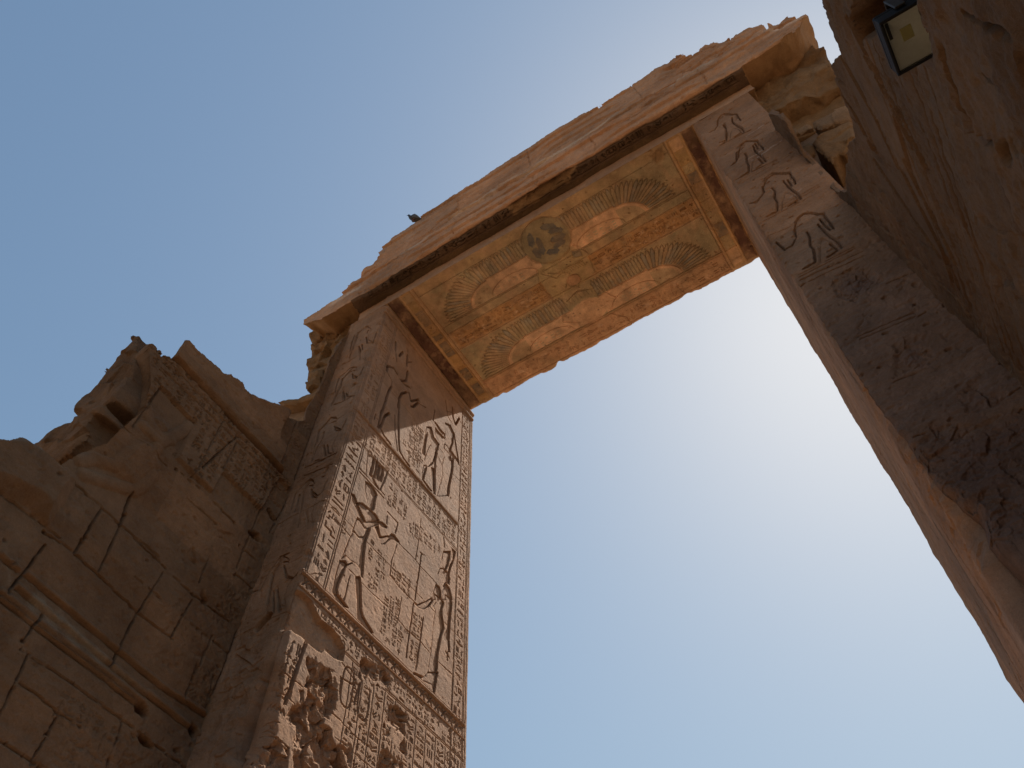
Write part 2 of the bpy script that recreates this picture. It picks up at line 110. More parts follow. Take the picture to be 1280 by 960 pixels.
D['sl_pale'] = [[-5.58,6.494,-5.007,6.41,-4.692,6.422,-4.644,6.309,-4.963,6.315,-5.463,6.348]]
D['sl_b'] = [[-5.382,6.31,-4.871,6.205,-4.456,6.105,-4.279,5.686,-4.367,5.702,-4.545,5.839,-4.802,6.061,-4.988,6.113,-5.009,5.856,-5.089,5.726,-5.217,5.673,-5.542,5.961,-5.723,6.208,-5.563,6.261]]
D['r_top'] = [[1.36,9.589,1.562,9.55,1.747,9.502,1.73,9.316,1.666,9.136,1.553,9.199,1.48,9.241,1.396,9.285,1.375,9.355]]
D['r_thin'] = [[1.176,10.04,1.277,10.014,1.399,9.947,1.403,9.849,1.388,9.767,1.189,9.805,1.187,9.896]]
D['r_square'] = [[1.22,9.059,1.335,9.062,1.473,9.023,1.642,8.961,1.553,8.541,1.488,8.557,1.435,8.523,1.389,8.45,1.323,8.495,1.22,8.34,1.204,8.536,1.206,8.8]]
D['r_small'] = [[1.172,9.612,1.283,9.633,1.286,9.461,1.238,9.278,1.146,9.201,1.136,9.311]]
D['r_low'] = [[1.372,8.805,1.461,8.817,1.467,8.687,1.382,8.306,1.307,8.47]]
D['r_low2'] = [[1.159,9.303,1.239,9.273,1.219,8.877,1.223,8.697,1.138,8.764]]
D['l_up'] = [[-5.947,11.884,-5.733,11.876,-5.307,11.567,-4.969,11.337,-5.028,10.809,-5.207,10.566,-5.409,10.473,-5.417,10.161,-5.471,10.032,-5.607,10.104,-5.711,10.406,-5.778,10.79,-5.861,11.185,-5.827,11.446]]
D['l_tan'] = [[-5.75,10.444,-5.651,10.645,-5.621,10.934,-5.386,11.052,-5.309,10.438,-5.471,10.139,-5.721,10.302]]
D['l_ledge'] = [[-6.103,10.173,-5.854,10.051,-5.662,9.915,-5.483,9.883,-5.222,9.82,-5.085,9.632,-5.342,9.64,-5.633,9.78,-5.938,9.948]]
D['l_low'] = [[-6.27,10.47,-5.747,10.132,-5.485,10.036,-5.483,9.628,-5.566,9.46,-5.837,9.683,-6.042,9.986]]
D['rbody'] = [[0.582,7.091,0.622,7.155,0.68,7.183,0.736,7.125,0.772,7.037,0.805,7.001,0.781,6.823,0.72,6.748,0.728,6.61,0.75,6.415,0.75,6.299,0.621,6.263,0.614,6.293,0.71,6.31,0.71,6.47,0.671,6.589,0.618,6.466,0.561,6.251,0.428,6.27,0.423,6.296,0.525,6.317,0.572,6.505,0.576,6.609,0.616,6.85,0.57,6.891,0.52,6.822,0.453,6.721,0.39,6.716,0.392,6.737,0.456,6.75,0.518,6.847,0.546,6.996],[0.586,8.241,0.629,8.298,0.688,8.316,0.744,8.254,0.781,8.166,0.815,8.129,0.789,7.962,0.725,7.899,0.733,7.767,0.754,7.579,0.753,7.47,0.621,7.452,0.614,7.481,0.712,7.485,0.713,7.637,0.675,7.754,0.618,7.645,0.558,7.448,0.422,7.482,0.417,7.508,0.522,7.515,0.572,7.688,0.577,7.786,0.619,8.009,0.573,8.053,0.521,7.994,0.451,7.907,0.387,7.91,0.388,7.93,0.455,7.934,0.519,8.018,0.549,8.156],[0.592,9.418,0.629,9.48,0.681,9.506,0.728,9.451,0.757,9.368,0.786,9.335,0.76,9.165,0.704,9.093,0.708,8.962,0.721,8.777,0.718,8.667,0.604,8.632,0.599,8.66,0.684,8.677,0.688,8.829,0.657,8.942,0.606,8.825,0.55,8.62,0.434,8.637,0.43,8.662,0.521,8.682,0.568,8.862,0.573,8.961,0.615,9.189,0.576,9.228,0.53,9.162,0.468,9.066,0.413,9.061,0.415,9.081,0.472,9.093,0.529,9.186,0.558,9.328],[0.604,10.708,0.64,10.758,0.691,10.76,0.737,10.67,0.767,10.557,0.796,10.502,0.772,10.32,0.718,10.268,0.723,10.113,0.739,9.89,0.737,9.765,0.626,9.788,0.62,9.824,0.703,9.796,0.705,9.97,0.674,10.118,0.626,10.011,0.573,9.804,0.459,9.889,0.455,9.92,0.544,9.893,0.587,10.075,0.592,10.187,0.63,10.429,0.591,10.495,0.547,10.445,0.488,10.368,0.434,10.393,0.435,10.415,0.491,10.398,0.546,10.473,0.572,10.622]]
D['lbody'] = [[-4.553,10.601,-4.457,10.42,-4.431,10.3,-4.461,10.245,-4.421,10.057,-4.323,9.882,-4.378,9.818,-4.403,9.663,-4.359,9.438,-4.434,9.546,-4.468,9.542,-4.558,9.932,-4.636,9.967,-4.659,9.739,-4.7,9.822,-4.697,10.116,-4.695,10.295,-4.701,10.529,-4.624,10.561],[-4.547,9.447,-4.48,9.385,-4.467,9.311,-4.495,9.24,-4.475,9.122,-4.406,9.067,-4.455,8.967,-4.487,8.819,-4.465,8.676,-4.519,8.698,-4.548,8.663,-4.596,8.901,-4.657,8.861,-4.691,8.657,-4.719,8.687,-4.697,8.928,-4.684,9.075,-4.673,9.259,-4.608,9.352],[-4.632,8.354,-4.535,8.266,-4.506,8.179,-4.531,8.107,-4.486,7.97,-4.387,7.89,-4.435,7.791,-4.451,7.632,-4.4,7.466,-4.473,7.505,-4.505,7.474,-4.606,7.753,-4.679,7.724,-4.689,7.504,-4.73,7.545,-4.741,7.81,-4.748,7.971,-4.765,8.175,-4.695,8.263],[-4.621,7.168,-4.555,7.089,-4.527,7.005,-4.531,6.933,-4.487,6.801,-4.421,6.729,-4.434,6.629,-4.422,6.472,-4.371,6.312,-4.417,6.345,-4.431,6.313,-4.526,6.58,-4.563,6.547,-4.539,6.329,-4.568,6.368,-4.61,6.627,-4.636,6.785,-4.672,6.984,-4.645,7.075],[-4.621,6.004,-4.546,5.928,-4.516,5.852,-4.525,5.789,-4.48,5.668,-4.404,5.599,-4.425,5.511,-4.419,5.371,-4.366,5.226,-4.42,5.258,-4.438,5.231,-4.537,5.475,-4.583,5.449,-4.565,5.255,-4.598,5.291,-4.635,5.524,-4.657,5.666,-4.691,5.845,-4.653,5.923]]
def poly(l): return np.array(l, float).reshape(-1, 2)
D = {k: [poly(l) for l in v] for k, v in D.items()}

XL, XR, YF, YB, BAT, ZS = -4.302, 0.317, 4.206, 6.359, 0.0695, 11.0
def yfront(z): return YF - BAT*(ZS - z)

# ------------------------------------------------------------------ noise and raster helpers
def _hash(ix, iy, iz, seed):
    h = (ix*374761393 + iy*668265263 + iz*2147483647 + seed*974634777) & 0xffffffff
    h = ((h ^ (h >> 13))*1274126177) & 0xffffffff
    h = ((h ^ (h >> 16))*2246822519) & 0xffffffff
    return ((h ^ (h >> 15)) & 0xffffff)/float(0xffffff)
def vnoise(x, y, seed=0):
    x = np.asarray(x, float); y = np.asarray(y, float)
    ix = np.floor(x).astype(np.int64); iy = np.floor(y).astype(np.int64)
    fx = x-ix; fy = y-iy; fx = fx*fx*(3-2*fx); fy = fy*fy*(3-2*fy)
    a = _hash(ix, iy, 0, seed); b = _hash(ix+1, iy, 0, seed); c = _hash(ix, iy+1, 0, seed); d = _hash(ix+1, iy+1, 0, seed)
    return (a*(1-fx)+b*fx)*(1-fy)+(c*(1-fx)+d*fx)*fy
def fbm(x, y, octv=4, seed=0, gain=0.5):
    s = 0; a = 1; t = 0
    for o in range(octv):
        s = s + a*(vnoise(x*2**o+o*17.3, y*2**o+o*9.1, seed+o)-0.5); t += a; a *= gain
    return s/t*2
def vnoise3(p, seed=0):
    i = np.floor(p).astype(np.int64); f = p-i; f = f*f*(3-2*f); out = 0
    for dx in (0, 1):
        for dy_ in (0, 1):
            for dz in (0, 1):
                w = (f[:, 0] if dx else 1-f[:, 0])*(f[:, 1] if dy_ else 1-f[:, 1])*(f[:, 2] if dz else 1-f[:, 2])
                out = out + w*_hash(i[:, 0]+dx, i[:, 1]+dy_, i[:, 2]+dz, seed)
    return out
def fbm3(p, octv=4, seed=0, gain=0.5):
    s = 0; a = 1; t = 0
    for o in range(octv):
        s = s + a*(vnoise3(p*2**o+o*7.7, seed+o)-0.5); t += a; a *= gain
    return s/t*2
def dist_poly(X, Y, pts, closed=False):
    P = np.vstack([pts, pts[:1]]) if closed else pts
    d2 = np.full(X.shape, 1e9)
    for (ax, ay), (bx, by) in zip(P[:-1], P[1:]):
        vx, vy = bx-ax, by-ay; L = vx*vx+vy*vy+1e-12
        t = np.clip(((X-ax)*vx+(Y-ay)*vy)/L, 0, 1)
        d2 = np.minimum(d2, (X-ax-t*vx)**2+(Y-ay-t*vy)**2)
    return np.sqrt(d2)
def inside(X, Y, pts):
    r = np.zeros(X.shape, bool); n = len(pts)
    for i in range(n):
        x1, y1 = pts[i]; x2, y2 = pts[(i+1) % n]
        if y1 == y2: continue
        c = ((y1 > Y) != (y2 > Y)) & (X < (x2-x1)*(Y-y1)/(y2-y1)+x1)
        r ^= c
    return r
def sstep(a, b, x):
    t = np.clip((x-a)/(b-a), 0, 1); return t*t*(3-2*t)

def disc(cx, cy, rx, ry, n=28):
    t = np.linspace(0, 2*np.pi, n, endpoint=False); return np.c_[cx+rx*np.cos(t), cy+ry*np.sin(t)]

def facet(X, Y, cell, seed):
    """angular breaks: every cell is a small tilted plane"""
    x = X/cell; y = Y/cell; ix = np.floor(x).astype(np.int64); iy = np.floor(y).astype(np.int64)
    best = np.full(X.shape, 1e9); out = np.zeros(X.shape)
    for dx in (-1, 0, 1):
        for dy_ in (-1, 0, 1):
            jx, jy = ix+dx, iy+dy_
            px = jx+_hash(jx, jy, 1, seed); py = jy+_hash(jx, jy, 2, seed)
            d = (x-px)**2+(y-py)**2
            v = (_hash(jx, jy, 3, seed)-.5)*1.1+(x-px)*(_hash(jx, jy, 4, seed)-.5)*1.7+(y-py)*(_hash(jx, jy, 5, seed)-.5)*1.7
            m = d < best; best = np.where(m, d, best); out = np.where(m, v, out)
    return out

class Field:
    """A stone face as a grid: A, B are metres on the face, cut is the depth carved away."""
    def __init__(self, A, B, base, seed=0, warp=0.004):
        self.A0 = A; self.Bv = B; self.B0 = np.broadcast_to(B[:, None], A.shape).copy()
        self.A = A + warp*fbm(A*14, self.B0*14, 3, seed+50); self.B = self.B0 + warp*fbm(A*14, self.B0*14, 3, seed+80)
        self.cut = np.zeros(A.shape); self.base = np.zeros(A.shape); self.id = np.zeros(A.shape, int)
        self.col = np.ones(A.shape+(3,))*np.array(base); self.rnd = random.Random(seed); self.seed = seed
    def sl(self, pts, pad):
        a0, b0 = pts.min(0)-pad; a1, b1 = pts.max(0)+pad
        r0 = max(0, np.searchsorted(self.Bv, b0)-1); r1 = min(len(self.Bv), np.searchsorted(self.Bv, b1)+1)
        if r1 <= r0: return None
        lo = np.minimum(self.A0[r0], self.A0[r1-1]); hi = np.maximum(self.A0[r0], self.A0[r1-1])
        c0 = max(0, np.searchsorted(hi, a0)-1); c1 = min(self.A0.shape[1], np.searchsorted(lo, a1)+1)
        if c1 <= c0: return None
        return np.s_[r0:r1, c0:c1]
    def groove(self, pts, w, d, hard=1.0):
        s = self.sl(pts, w*1.5)
        if s is None: return
        x = dist_poly(self.A[s], self.B[s], pts)/w
        pr = np.clip((1-x)*2.2, 0, 1)
        self.cut[s] = np.maximum(self.cut[s], d*pr)
    def ridge(self, pts, w, d):
        s = self.sl(pts, w*1.5)
        if s is None: return
        x = dist_poly(self.A[s], self.B[s], pts)/w
        self.base[s] = np.maximum(self.base[s], d*np.sqrt(np.clip(1-x*x, 0, 1)))
    def sunk(self, pts, d, R, ident=0, keep=0.12):
        s = self.sl(pts, 0.02)
        if s is None: return
        A, B = self.A[s], self.B[s]; ins = inside(A, B, pts)
        if not ins.any(): return
        din = dist_poly(A, B, pts, True); t = np.clip(din/R, 0, 1)
        v = d*(1-(1-keep)*np.sqrt(1-(1-t)**2))
        c = self.cut[s]; c[ins] = v[ins]; self.cut[s] = c
        if ident:
            i = self.id[s]; i[ins] = ident; self.id[s] = i
    def raised(self, pts, h, bev=0.015, ident=0):
        s = self.sl(pts, 0.05)
        if s is None: return
        A, B = self.A[s], self.B[s]; ins = inside(A, B, pts); din = dist_poly(A, B, pts, True)
        v = np.where(ins, h*np.clip(din/bev, 0, 1), 0); self.base[s] = self.base[s]+v
        if ident:
            i = self.id[s]; i[ins] = ident; self.id[s] = i
    def rough(self, pts, d, amp, freq=9, edge=0.05, ident=0, wob=0.05, floor=False):
        s = self.sl(pts, 0.15)
        if s is None: return
        A0, B0 = self.A0[s], self.B0[s]
        A = A0+wob*fbm(A0*7, B0*7, 4, self.seed+3); B = B0+wob*fbm(A0*7+31, B0*7, 4, self.seed+4)
        ins = inside(A, B, pts); din = dist_poly(A, B, pts, True)
        e = sstep(0, edge, din)
        n = fbm(A0*freq, B0*freq, 6, self.seed+7, 0.62)
        rid = 1-np.abs(fbm(A0*freq*.7+5, B0*freq*.7, 4, self.seed+9))*2
        fa = .6*facet(A0+.02*n, B0+.02*n, 1.6/freq, self.seed+8)+.35*facet(A0+.01*n, B0, .6/freq, self.seed+18)
        v = e*(d+amp*(n*0.35-rid*0.25-fa*.75))
        c = self.cut[s]
        if floor: c = np.where(ins & (din > 0.004), np.maximum(v, 0.0), c)
        else: c = np.where(ins, np.maximum(c*(1-e), v), c)
        self.cut[s] = c
        if ident:
            i = self.id[s]; i[ins] = ident; self.id[s] = i
    def paint(self, pts, rgb, k=1.0, wob=0.01, fade=0.01, noise=0.0, freq=12):
        s = self.sl(pts, 0.05)
        if s is None: return
        A0, B0 = self.A0[s], self.B0[s]
        A = A0+wob*fbm(A0*11, B0*11, 3, self.seed+13); B = B0+wob*fbm(A0*11+7, B0*11, 3, self.seed+14)
        ins = inside(A, B, pts); a = np.where(ins, k*np.clip(dist_poly(A, B, pts, True)/fade, 0, 1), 0)
        if noise: a = a*np.clip(1-noise*(fbm(A0*freq, B0*freq, 4, self.seed+15)+0.25)*1.6, 0, 1)
        self.col[s] = self.col[s]*(1-a[..., None])+np.array(rgb)*a[..., None]
    # ---- picture writing: small signs cut in rows
    def sign(self, ca, cb, sx, sy, d):
        r = self.rnd; k = r.randrange(16); w = 0.055*min(sx, sy)+0.0042; fl = r.choice((-1, 1))
        def G(*q): self.groove(np.array([(ca+x*sx*fl, cb+y*sy) for x, y in q]), w, d)
        def S(*q): self.sunk(np.array([(ca+x*sx*fl, cb+y*sy) for x, y in q]), d, .012, 0, .45)
        if k == 0:
            for x in (-.3, 0, .3): G((x, -.38), (x, .38))
        elif k in (1, 11): G((-.48, -.1), (-.36, .15), (-.24, -.12), (-.12, .15), (0, -.12), (.12, .15), (.24, -.12), (.36, .15), (.48, -.1))
        elif k == 2: S(*[(.34*math.cos(t), .4*math.sin(t)) for t in np.linspace(0, 6.28, 11)[:-1]])
        elif k == 3: G((-.42, -.32), (.42, -.32), (.42, .32), (-.42, .32), (-.42, -.32)); G((-.1, -.32), (-.1, .1))
        elif k in (4, 12): S((.34, .42), (.42, .34), (.22, .2), (.16, -.1), (-.05, -.22), (-.48, -.38), (-.2, .0), (.05, .2), (.14, .4)); G((-.0, -.2), (.02, -.45), (.16, -.46)); G((.1, -.15), (.12, -.44))
        elif k == 5: S((-.08, -.45), (-.12, .2), (.05, .47), (.17, .2), (.08, -.45))
        elif k == 6: S((-.48, .0), (-.1, .26), (.3, .2), (.48, .0), (.1, -.14)); G((-.1, -.1), (-.22, -.42))
        elif k == 7: G((0, -.45), (0, .1)); G((-.26, .06), (.26, .06)); G((0, .1), (.15, .3), (0, .47), (-.15, .3), (0, .1))
        elif k == 8: G((-.46, -.2), (.46, -.2)); G((-.4, .22), (.4, .22))
        elif k == 9: S((-.4, -.42), (-.3, .1), (-.12, .42), (.1, .44), (.14, .2), (.42, .06), (.2, -.05), (.3, -.42))
        elif k == 10: G((-.44, .36), (-.44, -.1), (.1, -.1), (.1, -.42), (.44, -.42)); G((.1, .34), (.38, .1))
        elif k == 13: S((-.45, -.4), (.45, -.4), (.3, -.1), (-.3, -.1)); G((-.3, .1), (.0, .42), (.3, .1))
        elif k == 14: G((-.48, -.1), (-.2, -.3), (.2, -.3), (.48, -.1), (-.48, -.1)); S((-.12, .1), (.12, .1), (.12, .42), (-.12, .42))
        else: G((-.4, .3), (0, -.1), (.45, .3)); G((-.4, -.1), (.0, -.42), (.45, -.1))
    def text(self, pts, cell=0.062, d=0.006, skip=0.1):
        a0, b0 = pts.min(0); a1, b1 = pts.max(0); r = self.rnd
        b = b1
        while b > b0+cell*.3:
            a = a0+cell*0.5; hh = cell*r.choice((.55, .8, 1.0)); b -= hh
            while a < a1:
                w = cell*r.choice((.55, .8, 1.1))
                if inside(np.array([[a+w*.2]]), np.array([[b+hh/2]]), pts)[0, 0] and r.random() > skip:
                    self.sign(a, b+hh/2, w*.82, hh*.82, d*r.uniform(.6, 1.2))
                a += w
    def columns(self, pts, w, d, skip=.05):
        a0, b0 = pts.min(0); a1, b1 = pts.max(0); r = self.rnd; a = a0+w/2
        while a < a1:
            b = b1-r.uniform(0, w*.3)
            while b > b0:
                hh = w*r.choice((.36, .5, .66, .85))
                if inside(np.array([[a]]), np.array([[b-hh/2]]), pts)[0, 0] and r.random() > skip:
                    if r.random() < .6: self.sign(a, b-hh/2, w*.74, hh*.8, d*r.uniform(.7, 1.2))
                    else:
                        for q in (-.23, .23): self.sign(a+q*w, b-hh/2, w*.36, hh*.8, d*r.uniform(.6, 1.1))
                b -= hh
            a += w
    def column(self, a_of, width, b0, b1, d):
        """one upright column of signs; a_of(b) is its centre line"""
        r = self.rnd; b = b1
        while b > b0:
            hh = width*r.choice((.34, .48, .62, .8))
            if r.random() < .45: self.sign(a_of(b), b-hh/2, width*.78, hh*.82, d*r.uniform(.8, 1.2))
            else:
                for q in (-.24, .24): self.sign(a_of(b)+q*width, b-hh/2, width*.40, hh*.82, d*r.uniform(.7, 1.2))
            b -= hh
    def rule(self, a0, b0, a1, b1, w=0.006, d=0.006): self.groove(np.array([(a0, b0), (a1, b1)]), w, d)
    def pits(self, n, rmax=0.02, d=0.015):
        r = self.rnd; a0, a1 = self.A0.min(), self.A0.max(); b0, b1 = self.Bv[0], self.Bv[-1]
        for _ in range(n):
            a, b = r.uniform(a0, a1), r.uniform(b0, b1); q = rmax*r.random()**2+0.004
            self.groove(np.array([(a, b), (a+r.uniform(-1, 1)*q, b+r.uniform(-1, 1)*q)]), q, min(d, q*1.2))
    def joint(self, pts, w=0.008, d=0.02):
        out = [pts[0]]
        for p, q in zip(pts[:-1], pts[1:]):
            n = max(1, int(np.hypot(*(q-p))/0.06))
            for i in range(1, n+1):
                out.append(p+(q-p)*i/n+(0 if i == n else 1)*np.array([self.rnd.uniform(-1, 1), self.rnd.uniform(-1, 1)])*0.004)
        out = np.array(out)
        for i in range(len(out)-1):
            self.groove(out[i:i+2], w*(.35+1.0*float(vnoise(out[i, 0]*5, out[i, 1]*5, self.seed+99))), d*self.rnd.uniform(.4, 1.1))
        for i in range(len(out)):
            if self.rnd.random() < .12: self.groove(out[i:i+1].repeat(2, 0), w*self.rnd.uniform(1.2, 2.4), d)
    def weather(self, amp=0.004, freq=3.0, micro=.0022):
        A, B = self.A0, self.B0
        self.base += micro*(fbm(A*34, B*34, 3, self.seed+23)-np.clip(fbm(A*16, B*16, 3, self.seed+24)-.25, 0, 1)*5)+micro*.8*fbm(A*2.5, B*38, 3, self.seed+25)
        self.base += amp*fbm(A*freq, B*freq, 5, self.seed+21) + amp*0.35*fbm(A*freq*9, B*freq*9, 3, self.seed+22)
    def blocks(self, h=.62, L=1.15, amp=.13):
        A = self.A0+.02*fbm(self.A0*4, self.B0*4, 3, self.seed+70); B = self.B0+.02*fbm(self.A0*4+3, self.B0*4, 3, self.seed+71)
        r = np.floor(B/h).astype(np.int64); c = np.floor(A/L+_hash(r, r*0, 7, self.seed)).astype(np.int64)
        k = 1+amp*2*(_hash(r, c, 8, self.seed)-.5); w = .05*(_hash(r, c, 9, self.seed)-.5)*2
        self.col = self.col*(k[..., None])*np.stack([1+w, 1+0*w, 1-w], -1)
    def h(self): return self.base-self.cut

# ------------------------------------------------------------------ materials
def stone_material(name, bump=1.0, mottling=1.0, stain=0.35, rough=0.93):
    mt = bpy.data.materials.new(name); mt.use_nodes = True; n = mt.node_tree; N = n.nodes; L = n.links
    bs = N['Principled BSDF']; bs.inputs['Roughness'].default_value = rough
    bs.inputs['Specular IOR Level'].default_value = 0.15
    at = N.new('ShaderNodeAttribute'); at.attribute_name = 'pigment'
    tc = N.new('ShaderNodeTexCoord')
    def noise(sc, det, ro=0.6, vec=None, scale3=None):
        t = N.new('ShaderNodeTexNoise'); t.inputs['Scale'].default_value = sc; t.inputs['Detail'].default_value = det; t.inputs['Roughness'].default_value = ro
        if scale3:
            mp = N.new('ShaderNodeMapping'); mp.inputs['Scale'].default_value = scale3; L.new(tc.outputs['Object'], mp.inputs['Vector']); L.new(mp.outputs['Vector'], t.inputs['Vector'])
        else: L.new(tc.outputs['Object'], t.inputs['Vector'])
        return t.outputs['Fac']
    def ramp(src, a, b, lo, hi):
        r = N.new('ShaderNodeMapRange'); r.inputs['From Min'].default_value = a; r.inputs['From Max'].default_value = b
        r.inputs['To Min'].default_value = lo; r.inputs['To Max'].default_value = hi; L.new(src, r.inputs['Value']); return r.outputs['Result']
    def mul(col, fac):
        mx = N.new('ShaderNodeMix'); mx.data_type = 'RGBA'; mx.blend_type = 'MULTIPLY'; mx.inputs['Factor'].default_value = 1.0
        L.new(col, mx.inputs['A']); cb = N.new('ShaderNodeCombineColor')
        for i in range(3): L.new(fac, cb.inputs[i])
        L.new(cb.outputs['Color'], mx.inputs['B']); return mx.outputs['Result']
    def mixc(col, rgb, fac):
        mx = N.new('ShaderNodeMix'); mx.data_type = 'RGBA'; mx.blend_type = 'MULTIPLY'; L.new(fac, mx.inputs['Factor'])
        L.new(col, mx.inputs['A']); mx.inputs['B'].default_value = (*rgb, 1); return mx.outputs['Result']
    col = at.outputs['Color']
    big = noise(1.1, 5, 0.65); mid = noise(6.5, 5, 0.65); fine = noise(70, 4, 0.7); grain = noise(320, 2, 0.6)
    pit = noise(24, 5, 0.75)
    bed = noise(1.0, 4, 0.6, scale3=(0.9, 0.9, 3.6)); drip = noise(1.0, 4, 0.6, scale3=(5.0, 5.0, 0.35))
    k = mottling
    col = mul(col, ramp(big, 0.3, 0.7, 1-0.22*k, 1+0.16*k))
    col = mul(col, ramp(mid, 0.3, 0.7, 1-0.16*k, 1+0.12*k))
    col = mul(col, ramp(fine, 0.3, 0.7, 1-0.13*k, 1+0.12*k))
    col = mul(col, ramp(grain, 0.3, 0.7, 1-0.12*k, 1+0.12*k))
    col = mixc(col, (1.0, 0.86, 0.68), ramp(bed, 0.42, 0.8, 0, 0.7))
    col = mixc(col, (0.62, 0.58, 0.56), ramp(drip, 0.55, 0.8, 0, stain))
    col = mixc(col, (0.55, 0.45, 0.38), ramp(pit, 0.60, 0.72, 0, stain*1.3))
    col = mixc(col, (0.66, 0.5, 0.42), ramp(noise(2.3, 6, 0.7), 0.58, 0.78, 0, stain*1.2))
    L.new(col, bs.inputs['Base Color'])
    ad0 = N.new('ShaderNodeMath'); ad0.operation = 'ADD'; m0 = N.new('ShaderNodeMath'); m0.operation = 'MULTIPLY'; m0.inputs[1].default_value = 2.2; L.new(pit, m0.inputs[0])
    ad = N.new('ShaderNodeMath'); ad.operation = 'ADD'
    m1 = N.new('ShaderNodeMath'); m1.operation = 'MULTIPLY'; m1.inputs[1].default_value = 1.0; L.new(fine, m1.inputs[0])
    m2 = N.new('ShaderNodeMath'); m2.operation = 'MULTIPLY'; m2.inputs[1].default_value = 0.35; L.new(grain, m2.inputs[0])
    L.new(m1.outputs[0], ad.inputs[0]); L.new(m2.outputs[0], ad.inputs[1])
    bp = N.new('ShaderNodeBump'); bp.inputs['Strength'].default_value = 0.65*bump; bp.inputs['Distance'].default_value = 0.009
    L.new(ad.outputs[0], ad0.inputs[0]); L.new(m0.outputs[0], ad0.inputs[1]); L.new(ad0.outputs[0], bp.inputs['Height']); L.new(bp.outputs['Normal'], bs.inputs['Normal'])
    return mt
def plain_material(name, rgb, rough=0.5, metal=0.0, spec=0.4, nscale=40, namp=0.15):
    mt = bpy.data.materials.new(name); mt.use_nodes = True; n = mt.node_tree; bs = n.nodes['Principled BSDF']
    t = n.nodes.new('ShaderNodeTexNoise'); t.inputs['Scale'].default_value = nscale; t.inputs['Detail'].default_value = 4
    cr = n.nodes.new('ShaderNodeValToRGB')
    cr.color_ramp.elements[0].position = .3; cr.color_ramp.elements[0].color = (*[v*(1-namp) for v in rgb], 1)
    cr.color_ramp.elements[1].position = .7; cr.color_ramp.elements[1].color = (*[min(1, v*(1+namp)) for v in rgb], 1)
    tc = n.nodes.new('ShaderNodeTexCoord'); n.links.new(tc.outputs['Object'], t.inputs['Vector'])
    n.links.new(t.outputs['Fac'], cr.inputs['Fac']); n.links.new(cr.outputs['Color'], bs.inputs['Base Color'])
    bs.inputs['Roughness'].default_value = rough; bs.inputs['Metallic'].default_value = metal; bs.inputs['Specular IOR Level'].default_value = spec
    return mt
SAND = (0.335, 0.200, 0.126)
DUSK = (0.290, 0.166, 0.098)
OCHRE = (0.36, 0.205, 0.100)
M_stone = stone_material('carved_sandstone')
M_soffit = stone_material('painted_sandstone', 0.8, 0.9, 0.3)
M_rock = stone_material('broken_sandstone', 1.6, 1.2, 0.4)

# ------------------------------------------------------------------ mesh helpers
def mesh_object(name, V, F, mat, parent=None, col=None, normals=None, smooth=True):
    me = bpy.data.meshes.new(name)
    V = np.array(V, float)+np.array((0, 0, EYE)); F = np.asarray(F)
    me.vertices.add(len(V)); me.vertices.foreach_set('co', V.ravel())
    k = F.shape[1]
    me.loops.add(F.size); me.loops.foreach_set('vertex_index', F.ravel().astype(np.int32))
    me.polygons.add(len(F)); me.polygons.foreach_set('loop_start', np.arange(0, F.size, k, dtype=np.int32))
    try: me.polygons.foreach_set('loop_total', np.full(len(F), k, dtype=np.int32))
    except Exception: pass
    me.update(calc_edges=True); me.validate()
    if smooth: me.polygons.foreach_set('use_smooth', np.ones(len(me.polygons), bool))
    if col is not None:
        a = me.color_attributes.new('pigment', 'FLOAT_COLOR', 'POINT')
        a.data.foreach_set('color', np.c_[col, np.ones(len(col))].ravel().astype(np.float32))
    if normals is not None and len(me.vertices) == len(normals):
        me.normals_split_custom_set_from_vertices([tuple(v) for v in normals])
    me.materials.append(mat)
    o = bpy.data.objects.new(name, me); scene.collection.objects.link(o)
    if parent is not None: adopt(o, parent)
    return o
def world_of(o):
    return o.matrix_basis.copy() if o.parent is None else world_of(o.parent) @ o.matrix_parent_inverse @ o.matrix_basis
def adopt(o, parent):
    o.parent = parent; o.matrix_parent_inverse = world_of(parent).inverted()
def thing(name, label, cat, loc, group=None):
    o = bpy.data.objects.new(name, None); scene.collection.objects.link(o); o.location = loc
    o.empty_display_size = 0.3; o['label'] = label; o['category'] = cat
    if group: o['group'] = group
    return o
def grid_normals(P):
    du = np.gradient(P, axis=1); dv = np.gradient(P, axis=0); n = np.cross(du, dv)
    return n/np.maximum(np.linalg.norm(n, axis=2, keepdims=True), 1e-9)
